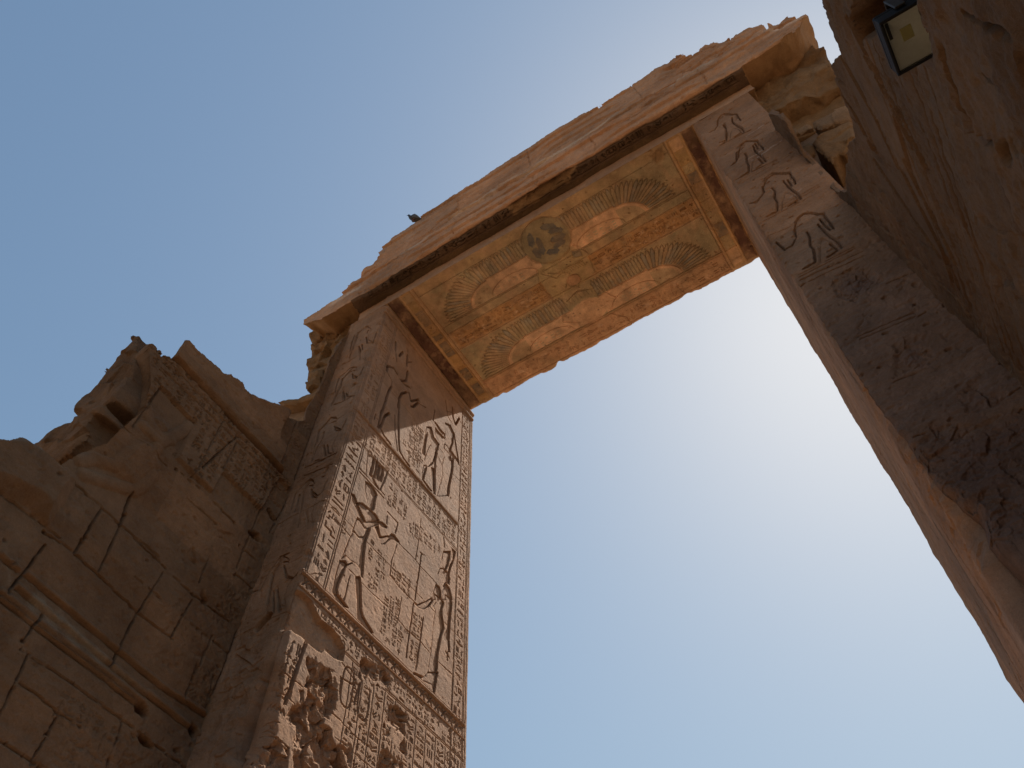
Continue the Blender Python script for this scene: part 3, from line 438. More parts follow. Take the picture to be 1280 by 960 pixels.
def grid_parts(P, col, ident, names, mat, parent, mask=None, back=None, depth=0.5, rough=0.05, rings=5, flip=False, seed=1, backcol=None, ramp=3):
    """Turn a grid of points into one mesh per ident. names: {ident: (object name, label or None, under which ident)}"""
    n, mm = P.shape[:2]; idx = np.arange(n*mm).reshape(n, mm)
    Q = np.stack([idx[:-1, :-1], idx[:-1, 1:], idx[1:, 1:], idx[1:, :-1]], -1)
    fid = ident[:-1, :-1]; ok = np.ones(fid.shape, bool) if mask is None else mask[:-1, :-1] & mask[1:, 1:] & mask[1:, :-1] & mask[:-1, 1:]
    Nn = grid_normals(P)
    if flip: Q = Q[..., ::-1]; Nn = -Nn
    Pf = P.reshape(-1, 3); Nf = Nn.reshape(-1, 3); Cf = col.reshape(-1, 3); made = {}
    for k, (nm, lab, under) in names.items():
        q = Q[ok & (fid == k)]
        if not len(q): continue
        u, inv = np.unique(q.ravel(), return_inverse=True)
        V = Pf[u]; Nv = Nf[u]; C = Cf[u]; F = inv.reshape(-1, 4)
        if back is not None and k == min(names):
            qa = Q[ok].reshape(-1, 4)
            e = np.concatenate([qa[:, [0, 1]], qa[:, [1, 2]], qa[:, [2, 3]], qa[:, [3, 0]]])
            key = np.sort(e, 1); kk = key[:, 0].astype(np.int64)*(n*mm)+key[:, 1]
            _, first, cnt = np.unique(kk, return_index=True, return_counts=True)
            eb = e[first[cnt == 1]]
            bu, binv = np.unique(eb.ravel(), return_inverse=True); eb = binv.reshape(-1, 2); nb = len(bu)
            B0 = Pf[bu]; layers = [B0]; bd = np.array(back, float)
            deg = np.bincount(eb.ravel(), minlength=nb)[:, None]; sm = B0.copy()
            for r in range(1, rings+1):
                t = r/rings
                for _ in range(8):
                    acc = np.zeros_like(sm); np.add.at(acc, eb[:, 0], sm[eb[:, 1]]); np.add.at(acc, eb[:, 1], sm[eb[:, 0]])
                    sm = .5*sm+.5*acc/np.maximum(deg, 1)
                p = sm+bd*(depth(B0)[:, None] if callable(depth) else depth)*t
                ns = np.c_[fbm3(p*3.1, 4, seed), fbm3(p*3.1+9, 4, seed+5), fbm3(p*3.1+19, 4, seed+9)]
                layers.append(p+ns*rough*min(1, t*ramp))
            BV = np.concatenate(layers); off = len(V); BF = []
            for r in range(rings):
                a = off+r*nb; b = off+(r+1)*nb
                BF.append(np.c_[eb[:, 1]+a, eb[:, 0]+a, eb[:, 0]+b, eb[:, 1]+b])
            V = np.concatenate([V, BV]); F = np.concatenate([F]+BF)
            Nv = np.concatenate([Nv, np.zeros((len(BV), 3))])
            bc = Cf[bu] if backcol is None else np.ones((nb, 3))*np.array(backcol)
            C = np.concatenate([C]+[bc]*(rings+1))
        o = mesh_object(nm, V, F, mat, made.get(under, parent), C, Nv)
        if lab: o['label'] = lab
        made[k] = o
    return made
def rock(name, lo, hi, parent, seed=1, amp=0.12, cuts=9, cutk=0.22, res=0.035, col=OCHRE, freq=2.2, label=None, strata=0.0, shear=None, mat=None):
    """A broken block: a dense box, split by random planes and roughened."""
    rn = np.random.RandomState(seed); lo = np.array(lo, float); hi = np.array(hi, float); sz = hi-lo; ctr = (lo+hi)/2
    V = []; F = []; off = 0
    for ax in range(3):
        a, b = [i for i in range(3) if i != ax]
        na = max(3, int(sz[a]/res)); nb = max(3, int(sz[b]/res))
        ga, gb = np.meshgrid(np.linspace(0, 1, na+1), np.linspace(0, 1, nb+1), indexing='ij')
        for s in (0, 1):
            p = np.zeros(ga.shape+(3,)); p[..., a] = ga; p[..., b] = gb; p[..., ax] = s
            ii = np.arange(ga.size).reshape(ga.shape)+off
            q = np.stack([ii[:-1, :-1], ii[1:, :-1], ii[1:, 1:], ii[:-1, 1:]], -1).reshape(-1, 4)
            if (s == 1) ^ (ax == 1): pass
            else: q = q[:, ::-1]
            V.append(p.reshape(-1, 3)); F.append(q); off += ga.size
    V = np.concatenate(V); F = np.concatenate(F)
    key = np.round(V*4096).astype(np.int64); key = key[:, 0]*10**9+key[:, 1]*10**5*1+key[:, 2]
    key = np.round(V[:, 0]*5000).astype(np.int64)*10**8+np.round(V[:, 1]*5000).astype(np.int64)*10**4+np.round(V[:, 2]*5000).astype(np.int64)
    _, fi, inv = np.unique(key, return_index=True, return_inverse=True); V = V[fi]; F = inv.ravel()[F]
    P = lo+V*sz; d = P-ctr
    for _ in range(cuts):
        nrm = rn.normal(size=3); nrm /= np.linalg.norm(nrm)
        ext = np.abs(nrm*sz/2).sum(); t = d@nrm-ext*(1-cutk*rn.uniform(.3, 1.6)); mm = np.maximum(t, 0)
        d = d-mm[:, None]*nrm
    P = ctr+d
    nz = np.c_[fbm3(P*freq, 5, seed, .55), fbm3(P*freq+13, 5, seed+31, .55), fbm3(P*freq+29, 5, seed+61, .55)]
    P = P+nz*amp
    if strata: P[:, :2] += (d[:, :2]/np.maximum(np.linalg.norm(d[:, :2], axis=1, keepdims=True), 1e-6))*strata*(vnoise(P[:, 2]*9, P[:, 0]*.6, seed)-.5)[:, None]
    if shear is not None: P = P+(P[:, 2:3]-ctr[2])*np.array(shear)[None]
    v = fbm3(P*2.5, 3, seed+3); C = np.array(col)[None]*(1+.18*v[:, None])
    o = mesh_object(name, P, F, mat or M_rock, parent, C, None, smooth=False)
    if label: o['label'] = label
    return o
def slab(name, pts, y, depth, parent, col=OCHRE, amp=.03, seed=1, res=.012, label=None, tilt=0.0, freq=5, rnd=.035):
    """A broken stone with a traced outline on the plane y and real depth behind it."""
    a0, b0 = pts.min(0)-.04; a1, b1 = pts.max(0)+.04
    A = np.linspace(a0, a1, int((a1-a0)/res)+2); B = np.linspace(b0, b1, int((b1-b0)/res)+2)
    f = Field(np.broadcast_to(A, (len(B), len(A))).copy(), B, col, seed, .012)
    f.base = amp*.5*fbm(f.A0*freq, f.B0*freq, 6, seed, .58)+amp*.7*facet(f.A0, f.B0, .22, seed+7)-amp*.8*np.abs(fbm(f.A0*freq*.6, f.B0*freq*.6, 4, seed+4))
    f.col *= (1+.25*fbm(f.A0*4, f.B0*4, 5, seed+6))[..., None]
    mk = inside(f.A0+.018*fbm(f.A0*12, f.B0*12, 4, seed+1), f.B0+.018*fbm(f.A0*12+5, f.B0*12, 4, seed+2), pts)
    din = dist_poly(f.A0, f.B0, pts, True)
    rd = np.clip(1-din/.05, 0, 1)**2*rnd
    P = np.stack([f.A0, y-f.base+rd+tilt*(f.B0-b0), f.B0], -1)
    m = grid_parts(P, f.col, f.id, {0: (name, label, None)}, M_rock, parent, mask=mk, back=(0, 1, 0.0), depth=depth, rough=.06, rings=10, seed=seed, backcol=col)
    return m[0]
def box_object(name, lo, hi, mat, parent, col=DUSK):
    lo = np.array(lo, float); hi = np.array(hi, float)
    V = np.array([[(lo, hi)[i][0], (lo, hi)[j][1], (lo, hi)[k][2]] for i in (0, 1) for j in (0, 1) for k in (0, 1)])
    F = np.array([[0, 1, 3, 2], [4, 6, 7, 5], [0, 4, 5, 1], [2, 3, 7, 6], [0, 2, 6, 4], [1, 5, 7, 3]])
    return mesh_object(name, V, F, mat, parent, np.ones((8, 3))*np.array(col), None, smooth=False)

# ------------------------------------------------------------------ ground
gm = bpy.data.materials.new('desert_sand'); gm.use_nodes = True
_n = gm.node_tree; _b = _n.nodes['Principled BSDF']; _b.inputs['Roughness'].default_value = 0.95
_t = _n.nodes.new('ShaderNodeTexNoise'); _t.inputs['Scale'].default_value = 1.5; _t.inputs['Detail'].default_value = 8
_r = _n.nodes.new('ShaderNodeValToRGB'); _r.color_ramp.elements[0].color = (0.155, 0.103, 0.062, 1); _r.color_ramp.elements[1].color = (0.225, 0.148, 0.09, 1)
_n.links.new(_t.outputs['Fac'], _r.inputs['Fac']); _n.links.new(_r.outputs['Color'], _b.inputs['Base Color'])
g = np.concatenate([-np.geomspace(2500, 6, 24), np.linspace(-5, 5, 21), np.geomspace(6, 2500, 24)])
GX, GY = np.meshgrid(g, g)
GZ = -EYE-0.02+0.03*fbm(GX*.7, GY*.7, 4, 5)*np.exp(-(GX**2+GY**2)/900)
n_ = len(g); ii = np.arange(n_*n_).reshape(n_, n_)
ground = mesh_object('ground', np.stack([GX, GY, GZ], -1).reshape(-1, 3), np.stack([ii[:-1, :-1], ii[:-1, 1:], ii[1:, 1:], ii[1:, :-1]], -1).reshape(-1, 4), gm)
ground['kind'] = 'structure'

# ------------------------------------------------------------------ the gateway
gate = thing('stone_gateway', 'tall carved sandstone gateway with painted ceiling, open to the sky', 'gateway', (-2.0, 5.2, 0.0))

def jamb_rows():
    return np.concatenate([np.linspace(-EYE, 3.0, 24)[:-1], np.linspace(3.0, ZS, 1500)])
zr = jamb_rows()
# --- left jamb: front face (animal-headed figures), then the inner face (offering scenes)
xf = np.linspace(-4.90, XL, 120)
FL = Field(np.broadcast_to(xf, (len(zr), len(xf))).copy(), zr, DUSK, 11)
ncol = 500
uu = np.linspace(0, 1, ncol)
YR = yfront(zr)[:, None]+(YB-yfront(zr))[:, None]*uu[None]
RL = Field(YR, zr, SAND, 12)
U = YR-yfront(zr)[:, None]

FL.weather(0.006, 3, .004); RL.weather(0.004, 2.5, .0009)
FL.blocks(.78, 2, .09); RL.blocks(.78, 1.4, .06)
def both(zlist, f, x0, x1, w=0.006, d=0.007):
    for z in zlist: f.rule(x0, z, x1, z, w, d)
for i_, p in enumerate(D['lbody']): FL.sunk(p, .028, .042, 10+i_, .1)
for p in D['lfront']: FL.groove(p, 0.0105, 0.04)
for z in (9.08, 9.0, 8.86, 7.33, 7.25, 7.13, 5.98, 5.90, 5.82, 4.72, 4.66, 10.92): FL.rule(-4.82, z, -4.36, z+0.02, 0.006, 0.008)
for x in (-4.83, -4.36): FL.rule(x, 3, x, 11, 0.006, 0.006)
for zz in (5.14, 6.6, 8.2, 9.7, 4.1): FL.joint(np.array([(-4.9, zz), (-4.3, zz+0.02)]), 0.006, 0.02)
for p in D['lhole']: FL.groove(np.vstack([p-.03, p+.03]), 0.06, 0.12)
FL.groove(np.array([(-4.42, 7.18), (-4.41, 7.2)]), .018, .03); FL.groove(np.array([(-4.44, 8.88), (-4.43, 8.93)]), .02, .03)
FL.pits(160, .02, .015)
for p in ([(-4.9, 5.2), (-4.5, 5.1), (-4.3, 4.7), (-4.25, 3.0), (-4.9, 3.0)],): FL.rough(np.array(p), .02, .06, 5, .2)

def ufront(u, z): return (yfront(z)+u, z)
# ruled columns of picture writing at both ends of the inner face
for u in (0.028, 0.050, 0.275, 0.300): RL.rule(*ufront(u, 5.62), *ufront(u, 10.75), 0.006, 0.009)
RL.column(lambda z: yfront(z)+.163, .205, 5.66, 10.6, .012)
RL.column(lambda z: yfront(z)+.163, .20, 3.6, 4.95, .012)
for y in (6.095, 6.11, 6.285, 6.305, 6.335): RL.rule(y, 3, y, 10.8, .005, .008)
RL.column(lambda z: 6.198, .155, 3.0, 10.7, .010)
# register lines
for z, w, d in ((8.335, .008, .012), (8.29, .012, .018), (7.87, .007, .009), (7.845, .006, .008)): RL.rule(3.9, z, 6.09, z, w, d)
RL.ridge(np.array([(4.1, 8.312), (6.09, 8.312)]), .013, .012)
RL.columns(np.array([(4.25, 7.89), (6.08, 7.89), (6.08, 8.27), (4.25, 8.27)]), .10, .007, .05)
RL.columns(np.array([(5.0, 8.42), (5.28, 8.42), (5.28, 9.3), (5.0, 9.3)]), .09, .006, .1)
for z in (10.78, 10.86): RL.rule(4.0, z, 6.36, z, .012, .02)
RL.ridge(np.array([(4.15, 10.82), (6.36, 10.82)]), .03, .02); RL.ridge(np.array([(4.15, 10.93), (6.36, 10.93)]), .04, .03)
# band of crossed signs under the offering scene
for z, w, d in ((5.640, .010, .016), (5.595, .008, .014), (5.475, .006, .010), (5.452, .007, .012)): RL.rule(3.82, z, 6.32, z, w, d)
RL.ridge(np.array([(3.84, 5.618), (6.32, 5.618)]), .016, .014); RL.ridge(np.array([(3.84, 5.463), (6.32, 5.463)]), .008, .008)
y = 3.90
while y < 6.28:
    RL.groove(np.array([(y-.03, 5.585), (y+.03, 5.49)]), .012, .018); RL.groove(np.array([(y+.028, 5.585), (y-.03, 5.49)]), .010, .016)
    RL.groove(np.array([(y+.03, 5.545), (y+.055, 5.565), (y+.085, 5.535)]), .010, .014); y += .115
RL.columns(np.array([(3.85, 5.25), (6.3, 5.25), (6.3, 5.44), (3.85, 5.44)]), .095, .009, .04)
for z in (5.235, 5.215): RL.rule(4.5, z, 6.32, z, .006, .010)
for yc in np.arange(4.62, 6.3, .155): RL.rule(yc, 3.2, yc, 5.2, .006, .009)
for yc in np.arange(4.62, 6.2, .155): RL.column(lambda z, q=yc+.0775: q, .135, 3.2, 5.19, .009)
RL.columns(D['lowtext'][-1], .2, .011)
for p in D['rtext']: RL.columns(p, .085, .007, .08)
# cartouche rings
for cy, cz in ((4.60, 4.93), (4.82, 4.95)):
    t = np.linspace(0, 2*np.pi, 17); q = np.c_[cy+.07*np.sign(np.cos(t))*np.abs(np.cos(t))**.6, cz+.19*np.sign(np.sin(t))*np.abs(np.sin(t))**.6]; RL.groove(q, .009, .014)
for p in D['joint']: RL.joint(p, .006, .02)
for zz in (9.3, 6.62, 4.42): RL.joint(np.array([(3.9, zz), (5.0, zz+.01), (6.35, zz)]), .004, .012)
# figures
for p in D['plumeblock']: RL.sunk(p, .010, .03, 0, .7)
for p in D['plume']: RL.groove(p, .028, .035)
for p in D['fine']: RL.groove(p, .010, .014)
for p in D['groove']: RL.groove(p, .010, .022)
for p in D['king']: RL.sunk(p, .040, .034, 2, .30)
for p in D['goddess']: RL.sunk(p, .040, .034, 3, .30)
for p in D['pair']: RL.sunk(p, .036, .032, 4, .28)
for p in D['deep']: RL.groove(p, .020, .055)
# damage
for p in D['patch']: RL.rough(p, .055, .014, 16, .012, wob=.03, floor=True)
for p in D['rough']: RL.rough(p, .04, .10, 8, .04, wob=.08)
RL.pits(260, .014, .012)
for f in (FL, RL): f.col *= (1+.10*fbm(f.A0*1.7, f.B0*1.7, 4, f.seed+40))[..., None]
for p in D['patch']: RL.paint(p, (.43, .275, .18), .8, .03)
RL.col *= (1-.18*sstep(5.3, 4.2, RL.B0)[..., None]*np.array([0, .1, .25]))

def corner(f_dist, z, seed, low=5.3):
    n1 = vnoise(z*7, z*0+3, seed); n2 = vnoise(z*23, z*0+9, seed+1)
    c = 0.006+0.02*np.clip(n1-.55, 0, 1)*2+.012*n2+.13*sstep(low, low-1.3, z)*(.35+.9*vnoise(z*4, z*0, seed+2))
    r = .03+c*1.3
    return c[:, None]*np.clip(1-f_dist/r[:, None], 0, 1)**1.4
def wrap(Ff, Rf, xe, sgn, seed, low=5.3):
    """front face and inner face of a jamb as one wrapped grid, front first"""
    yb = yfront(Ff.B0); hf = Ff.h(); hr = Rf.h()
    cf = corner(np.abs(Ff.A0-xe), zr, seed, low); cr = corner(Rf.A0-yfront(Rf.B0), zr, seed, low)
    PF = np.stack([Ff.A0-sgn*cf, yb-hf+cf, Ff.B0-hf*BAT], -1)
    PR = np.stack([xe+sgn*(hr-cr), Rf.A0+cr*np.clip(1-(Rf.A0-yfront(Rf.B0))/.3, 0, 1), Rf.B0], -1)
    m = .5*(PF[:, -1]+PR[:, 0]) if sgn > 0 else None
    return PF, PR
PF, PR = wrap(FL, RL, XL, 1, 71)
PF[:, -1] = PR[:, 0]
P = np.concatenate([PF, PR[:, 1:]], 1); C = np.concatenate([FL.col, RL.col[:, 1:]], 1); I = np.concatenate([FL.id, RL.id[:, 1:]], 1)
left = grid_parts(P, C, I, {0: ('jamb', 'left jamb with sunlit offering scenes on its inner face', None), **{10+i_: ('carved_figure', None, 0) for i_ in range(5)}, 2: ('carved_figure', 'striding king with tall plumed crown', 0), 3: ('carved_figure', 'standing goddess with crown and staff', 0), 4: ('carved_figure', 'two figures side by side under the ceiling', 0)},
                  M_stone, gate, back=(0, 1, 0), depth=.01, rough=.0, rings=1)

# --- right jamb: inner face seen almost edge on, then the front face with four animal-headed figures
xf2 = np.linspace(XR, 1.06, 140)
FR = Field(np.broadcast_to(xf2, (len(zr), len(xf2))).copy(), zr, DUSK, 21)
RR = Field(yfront(zr)[:, None]+(YB-yfront(zr))[:, None]*np.linspace(0, 1, 150)[None], zr, SAND, 22)
FR.weather(.006, 3, .004); FR.blocks(.7, 2, .12); RR.blocks(.7, 1.3, .14); RR.weather(.008, 3)
for i_, p in enumerate(D['rbody']): FR.sunk(p, .032, .045, 10+i_, .1)
for p in D['rfront']: FR.groove(p, .0095, .038)
for p in D['rline']: FR.groove(p, .007, .012)
for z in (9.52, 9.47, 8.55, 8.50, 7.55, 7.50, 10.93): FR.rule(XR+.06, z, .93, z+.01, .006, .009)
for zz in (10.1, 8.9, 7.0): FR.joint(np.array([(XR, zz), (1.06, zz+.02)]), .004, .012)
for p in D['rough_r']: FR.rough(p, .016, .032, 12, .04, wob=.05)
FR.pits(200, .02, .015)
for x0, z0, x1, z1 in ((.72, 9.62, .95, 9.66), (.62, 8.92, .97, 8.98), (.66, 7.62, .80, 7.68), (.55, 9.0, .8, 9.03)):
    FR.paint(np.array([(x0, z0-.025), (x1, z1-.02), (x1, z1+.02), (x0, z0+.01)]), (.55, .44, .38), .7, .03, .02, .6, 30)
for y in (3.95, 4.25, 4.6, 5.1, 5.6, 6.1): RR.groove(np.array([(y, 3), (y+.05, 6), (y, 11)]), .02, .02)
for zz in (3.6, 4.6, 5.4, 6.3, 7.2, 8.1, 9.0, 10.0): RR.joint(np.array([(3.6, zz), (6.4, zz)]), .008, .02)
RR.pits(300, .03, .02)
RR.rough(np.array([(3.5, 5.6), (4.0, 5.0), (4.2, 4.2), (4.3, 2.9), (3.2, 2.9)]), .03, .04, 6, .2)
RR.rough(np.array([(6.3, 10.2), (6.37, 10.2), (6.37, 3), (6.2, 3), (6.3, 6)]), .008, .025, 9, .06)
for p in D['rough_r']: FR.paint(p, (.150, .094, .074), .85, .05, .15, .4, 7)  # dark patina on the worn patches, with vignette darkness mixed into the colour
low_ = sstep(6.6, 5.0, FR.B0+.5*fbm(FR.A0*3, FR.B0*3, 4, 400))*.55  # lower front darkens downward: lens vignette put into the stone colour, plus patina
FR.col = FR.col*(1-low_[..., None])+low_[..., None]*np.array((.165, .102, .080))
for f in (FR, RR): f.col *= (1+.12*fbm(f.A0*1.7, f.B0*1.7, 4, f.seed+40))[..., None]
FRm, RRm = wrap(FR, RR, XR, -1, 77, 4.3)
RRf = RRm[:, ::-1]; FRm[:, 0] = RRf[:, -1]
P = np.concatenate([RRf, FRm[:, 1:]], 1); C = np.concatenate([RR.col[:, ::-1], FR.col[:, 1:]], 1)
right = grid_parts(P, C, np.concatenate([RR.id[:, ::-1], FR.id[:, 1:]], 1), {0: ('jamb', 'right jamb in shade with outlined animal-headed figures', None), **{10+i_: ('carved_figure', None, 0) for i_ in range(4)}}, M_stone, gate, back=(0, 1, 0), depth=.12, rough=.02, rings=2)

# --- painted ceiling
xs = np.linspace(XL-.02, XR+.02, 960); ys = np.linspace(YF, YB, 440)
S = Field(np.broadcast_to(xs, (len(ys), len(xs))).copy(), ys, (.29, .17, .085), 31, .003)
S.weather(.004, 4)
R4 = lambda x0, y0, x1, y1: np.array([(x0, y0), (x1, y0), (x1, y1), (x0, y1)])
GREEN = (.215, .165, .092); PINK = (.41, .235, .135); BAND = (.275, .135, .048); BLUE = (.085, .078, .070); MAROON = (.075, .032, .024); TAN = (.34, .185, .065)
S.paint(R4(-3.86, 4.20, -.08, 5.06), GREEN, .85, .01, .01, .55, 5)
S.paint(R4(-3.86, 5.36, -.08, 5.97), GREEN, .9, .01, .01, .5, 5)
S.paint(R4(-3.86, 4.20, -.08, 4.36), (.28, .165, .075), .6, .02, .03, .4, 6)
S.paint(R4(-3.90, 5.98, -.06, 6.36), (.32, .165, .085), .9, .01, .02, .3, 7)
for x0, x1 in ((-4.29, -4.105), (.155, .30)):
    S.paint(R4(x0, 4.21, x1, 6.26), MAROON, .95, .012, .01, .15, 8)
for x0, x1 in ((-4.085, -3.925), (-.045, .13)):
    S.paint(R4(x0, 4.21, x1, 6.26), TAN, .9, .005, .01, .15, 8)
    rn = random.Random(7 if x0 < -2 else 12); yy = 4.24
    while yy < 6.2:
        h_ = rn.choice((.05, .09, .13, .17, .21)); cc = rn.choice((BLUE, GREEN, PINK, TAN, TAN, (.24, .15, .06), (.30, .15, .05)))
        S.paint(R4(x0+.015, yy, x1-.015, min(6.24, yy+h_)), cc, .8, .006, .008, .3, 14)
        S.rule(x0+.01, yy, x1-.01, yy, .005, .006); yy += h_
for x in (-4.095, -3.915, -.055, .142): S.ridge(np.array([(x, 4.2), (x, 6.27)]), .014, .014); S.paint(R4(x-.012, 4.2, x+.012, 6.27), (.31, .155, .05), .8, .003)
for x in (-4.29, -3.875, -.085, .305): S.rule(x, 4.2, x, 6.28, .008, .012)
# orange bands of picture writing
S.paint(R4(-3.84, 5.06, -2.33, 5.34), BAND, .95, .008, .01, .12, 9); S.paint(R4(-1.66, 5.06, -.09, 5.34), BAND, .95, .008, .01, .12, 9)
for y in (5.055, 5.345): S.rule(-3.86, y, -.08, y, .007, .010)
for y in (4.935, 5.965, 5.99, 4.36, 6.262): S.rule(-3.86, y, -.08, y, .006, .010)
S.ridge(np.array([(-3.86, 5.978), (-.08, 5.978)]), .012, .010)
S.text(R4(-3.82, 5.085, -2.36, 5.32), .11, .012, skip=.03); S.text(R4(-1.64, 5.085, -.11, 5.32), .11, .012, skip=.03)
S.text(R4(-3.82, 6.02, -.10, 6.24), .10, .010, skip=.08)
rn = random.Random(4)
for _ in range(120):
    x = rn.choice((rn.uniform(-3.8, -2.38), rn.uniform(-1.6, -.12))); yy = rn.uniform(5.08, 5.32); s = rn.uniform(.012, .035)
    S.paint(R4(x-s, yy-s*.7, x+s, yy+s*.7), rn.choice(((.40, .25, .15), (.15, .07, .03), (.22, .14, .07))), .55, .02, .012)
def wing(cx, sg, y0, y1, inner, span, ident):
    Cx = cx+sg*inner
    A, B = S.A, S.B; ex = (A-Cx)*sg; ey = (y1-B); H_ = (y1-y0); ax_ = span-inner
    phi = np.arctan2(np.maximum(ey, 0)/H_, np.maximum(ex, 0)/ax_+1e-6); nf = 17
    fi = np.where(ex > 0, phi/(np.pi/2)*nf, nf+(-ex)/.047)
    fr = fi-np.floor(fi); k = np.floor(fi).astype(int)
    rho = np.where(ex > 0, np.sqrt((ex/ax_)**2+(ey/H_)**2), ey/H_)
    lim = 1-.16*(np.abs(fr-.5)*2)**2.2*np.where(ex > 0, 1, .8)
    inr = np.where(ex > 0, .50, .54)
    ins = (ey > 0) & (rho < lim) & ((A-cx)*sg > .22)
    fe = ins & (rho > inr); line = np.minimum(fr, 1-fr); nw = np.clip(.55+1.1*fbm(A*6, B*6, 4, 92), 0, 1)
    S.cut = np.where(fe, np.maximum(S.cut, .007*np.clip(1-line/.2, 0, 1)), S.cut)
    edge = (ey > 0) & ((A-cx)*sg > .22) & (np.abs(rho-lim) < .022)
    S.cut = np.where(edge, np.maximum(S.cut, .012), S.cut)
    S.cut = np.where((ey > 0) & ((A-cx)*sg > .22) & (np.abs(rho-inr) < .016), np.maximum(S.cut, .010), S.cut)
    S.base = np.where(fe, S.base+.006*np.sqrt(np.clip(1-(np.abs(fr-.5)*2)**2, 0, 1)), S.base)
    pal = np.array([(.24, .155, .085), (.19, .155, .115), (.165, .145, .115), (.25, .165, .09), (.15, .135, .112), (.215, .155, .095)])
    cc = pal[(k*7 % 11) % 6]; n = (.5+.5*fbm(A*9, B*9, 4, 91))[..., None]
    S.col = np.where(fe[..., None], S.col*(1-.9*nw[..., None])+.9*nw[..., None]*cc*(0.8+.4*n), S.col)
    S.col = np.where((fe & (line < .10))[..., None], S.col*.55+.45*np.array((.10, .062, .035)), S.col)
    pk = ins & (rho <= inr)
    S.col = np.where(pk[..., None], np.array(PINK)*(.75+.5*n), S.col)
    # inner lobe with rows of small dabs
    lob = pk & (ex < .02) & (ex > -.62) & (ey < H_*.30)
    S.col = np.where((pk & (ex > .0) & (rho < .42))[..., None], np.array((.29, .195, .11))*(.75+.5*n), S.col)
    t = np.linspace(0, np.pi, 13); S.groove(np.c_[Cx-sg*(.32)+.36*np.cos(t)*sg, y1-.02-H_*.30*np.sin(t)], .007, .010)
    for i in range(5):
        for j in range(3):
            if (i+j) % 4 == 3: continue
            x = Cx-sg*(.12+.09*i); yy = y1-H_*(.05+.075*j)
            S.paint(R4(min(x, x+sg*.05), yy-.012, max(x, x+sg*.05), yy+.010), (.24, .20, .13), .8, .01, .006)
    S.rule(Cx-sg*.75, y1, Cx+sg*ax_, y1, .006, .010)
    S.id = np.where(ins, ident, S.id)
for sg in (-1, 1):
    wing(-1.99, sg, 4.37, 4.915, .98, 1.74, 2)
    wing(-2.02, sg, 5.40, 5.955, .98, 1.78, 3)
# first bird: round body with dark blue feathers
q = disc(-1.98, 4.57, .335, .33); S.sunk(q, .016, .10, 2, .3); S.paint(disc(-1.98, 4.57, .355, .35), (.13, .088, .048), .6, .03, .02, .3, 9); S.paint(q, (.185, .140, .080), .95, .008); S.groove(np.vstack([q, q[:1]]), .014, .016); S.paint(disc(-1.98, 4.57, .30, .295), (.20, .150, .082), .5, .02)
for a, b, l, an in ((-2.15, 4.47, .20, 1.9), (-2.08, 4.60, .24, 1.75), (-2.17, 4.66, .16, 1.5), (-1.86, 4.42, .20, .5), (-1.80, 4.52, .20, .35), (-1.82, 4.62, .22, .1), (-1.86, 4.70, .18, -.1), (-1.98, 4.76, .16, .4)):
    l *= 1.15; dx, dyy = math.cos(an)*l/2, math.sin(an)*l/2
    nx, ny = -math.sin(an)*.046, math.cos(an)*.046
    q = np.array([(a-dx, b-dyy), (a-dx*.6+nx, b-dyy*.6+ny), (a+dx*.6+nx, b+dyy*.6+ny), (a+dx, b+dyy), (a+dx*.6-nx, b+dyy*.6-ny), (a-dx*.6-nx, b-dyy*.6-ny)])
    S.paint(q, (.070, .070, .072), .95, .02, .008, .35); S.sunk(q, .012, .03, 2, .4)
q = np.array([(-2.32, 4.86), (-1.72, 4.82), (-1.62, 5.0), (-1.62, 5.3), (-1.9, 5.4), (-2.34, 5.42), (-2.36, 5.1)])
S.paint(q, (.245, .165, .075), .9, .02, .02, .3, 8)
for q in ([(-2.30, 4.85), (-2.38, 5.08), (-2.35, 5.42)], [(-1.70, 4.80), (-1.60, 5.02), (-1.66, 5.32)], [(-2.2, 5.0), (-1.95, 5.14), (-2.1, 5.3)], [(-2.28, 4.95), (-2.14, 5.12), (-1.95, 5.05), (-1.72, 5.08)]): S.groove(np.array(q), .010, .012)
q = disc(-1.96, 5.27, .10, .085); S.groove(np.vstack([q, q[:1]]), .009, .012); S.paint(q, (.30, .15, .075), .9)
q = np.array([(-1.78, 4.88), (-1.66, 4.9), (-1.68, 5.02), (-1.8, 4.98)]); S.groove(np.vstack([q, q[:1]]), .008, .010); S.paint(q, BLUE, .6, .01)
for i in range(9): S.rule(-2.02+.035*i, 5.02+.004*i, -1.99+.035*i, 5.12+.004*i, .006, .008)
# second bird: worn pink body
q = disc(-2.02, 5.80, .30, .20); S.paint(q, PINK, .95, .03, .03, .1); S.rough(q, .008, .012, 18, .05, 3, wob=.02)
for q in ([(-2.32, 5.55), (-2.40, 5.75), (-2.22, 5.88)], [(-1.72, 5.52), (-1.66, 5.70), (-1.60, 5.80)], [(-2.2, 5.5), (-2.0, 5.44), (-1.8, 5.52)]): S.groove(np.array(q), .012, .014)
for i in range(8): S.rule(-2.25+.06*i, 5.46, -2.22+.055*i, 5.56, .006, .008)
for s_ in (-3.3, -2.9, -1.3, -.8, -.4, -2.0): S.paint(disc(s_, rn.uniform(6.05, 6.2), .06, .05), (.42, .25, .16), .6, .03, .03)
for _ in range(90):
    x, yy = rn.uniform(-3.85, -.1), rn.uniform(4.25, 6.3); s = rn.uniform(.006, .018)
    S.paint(disc(x, yy, s, s*.8, 10), rn.choice(((.12, .07, .045), (.17, .10, .06))), .8, .01, .004); S.groove(np.array([(x, yy), (x, yy)]), s, .008)
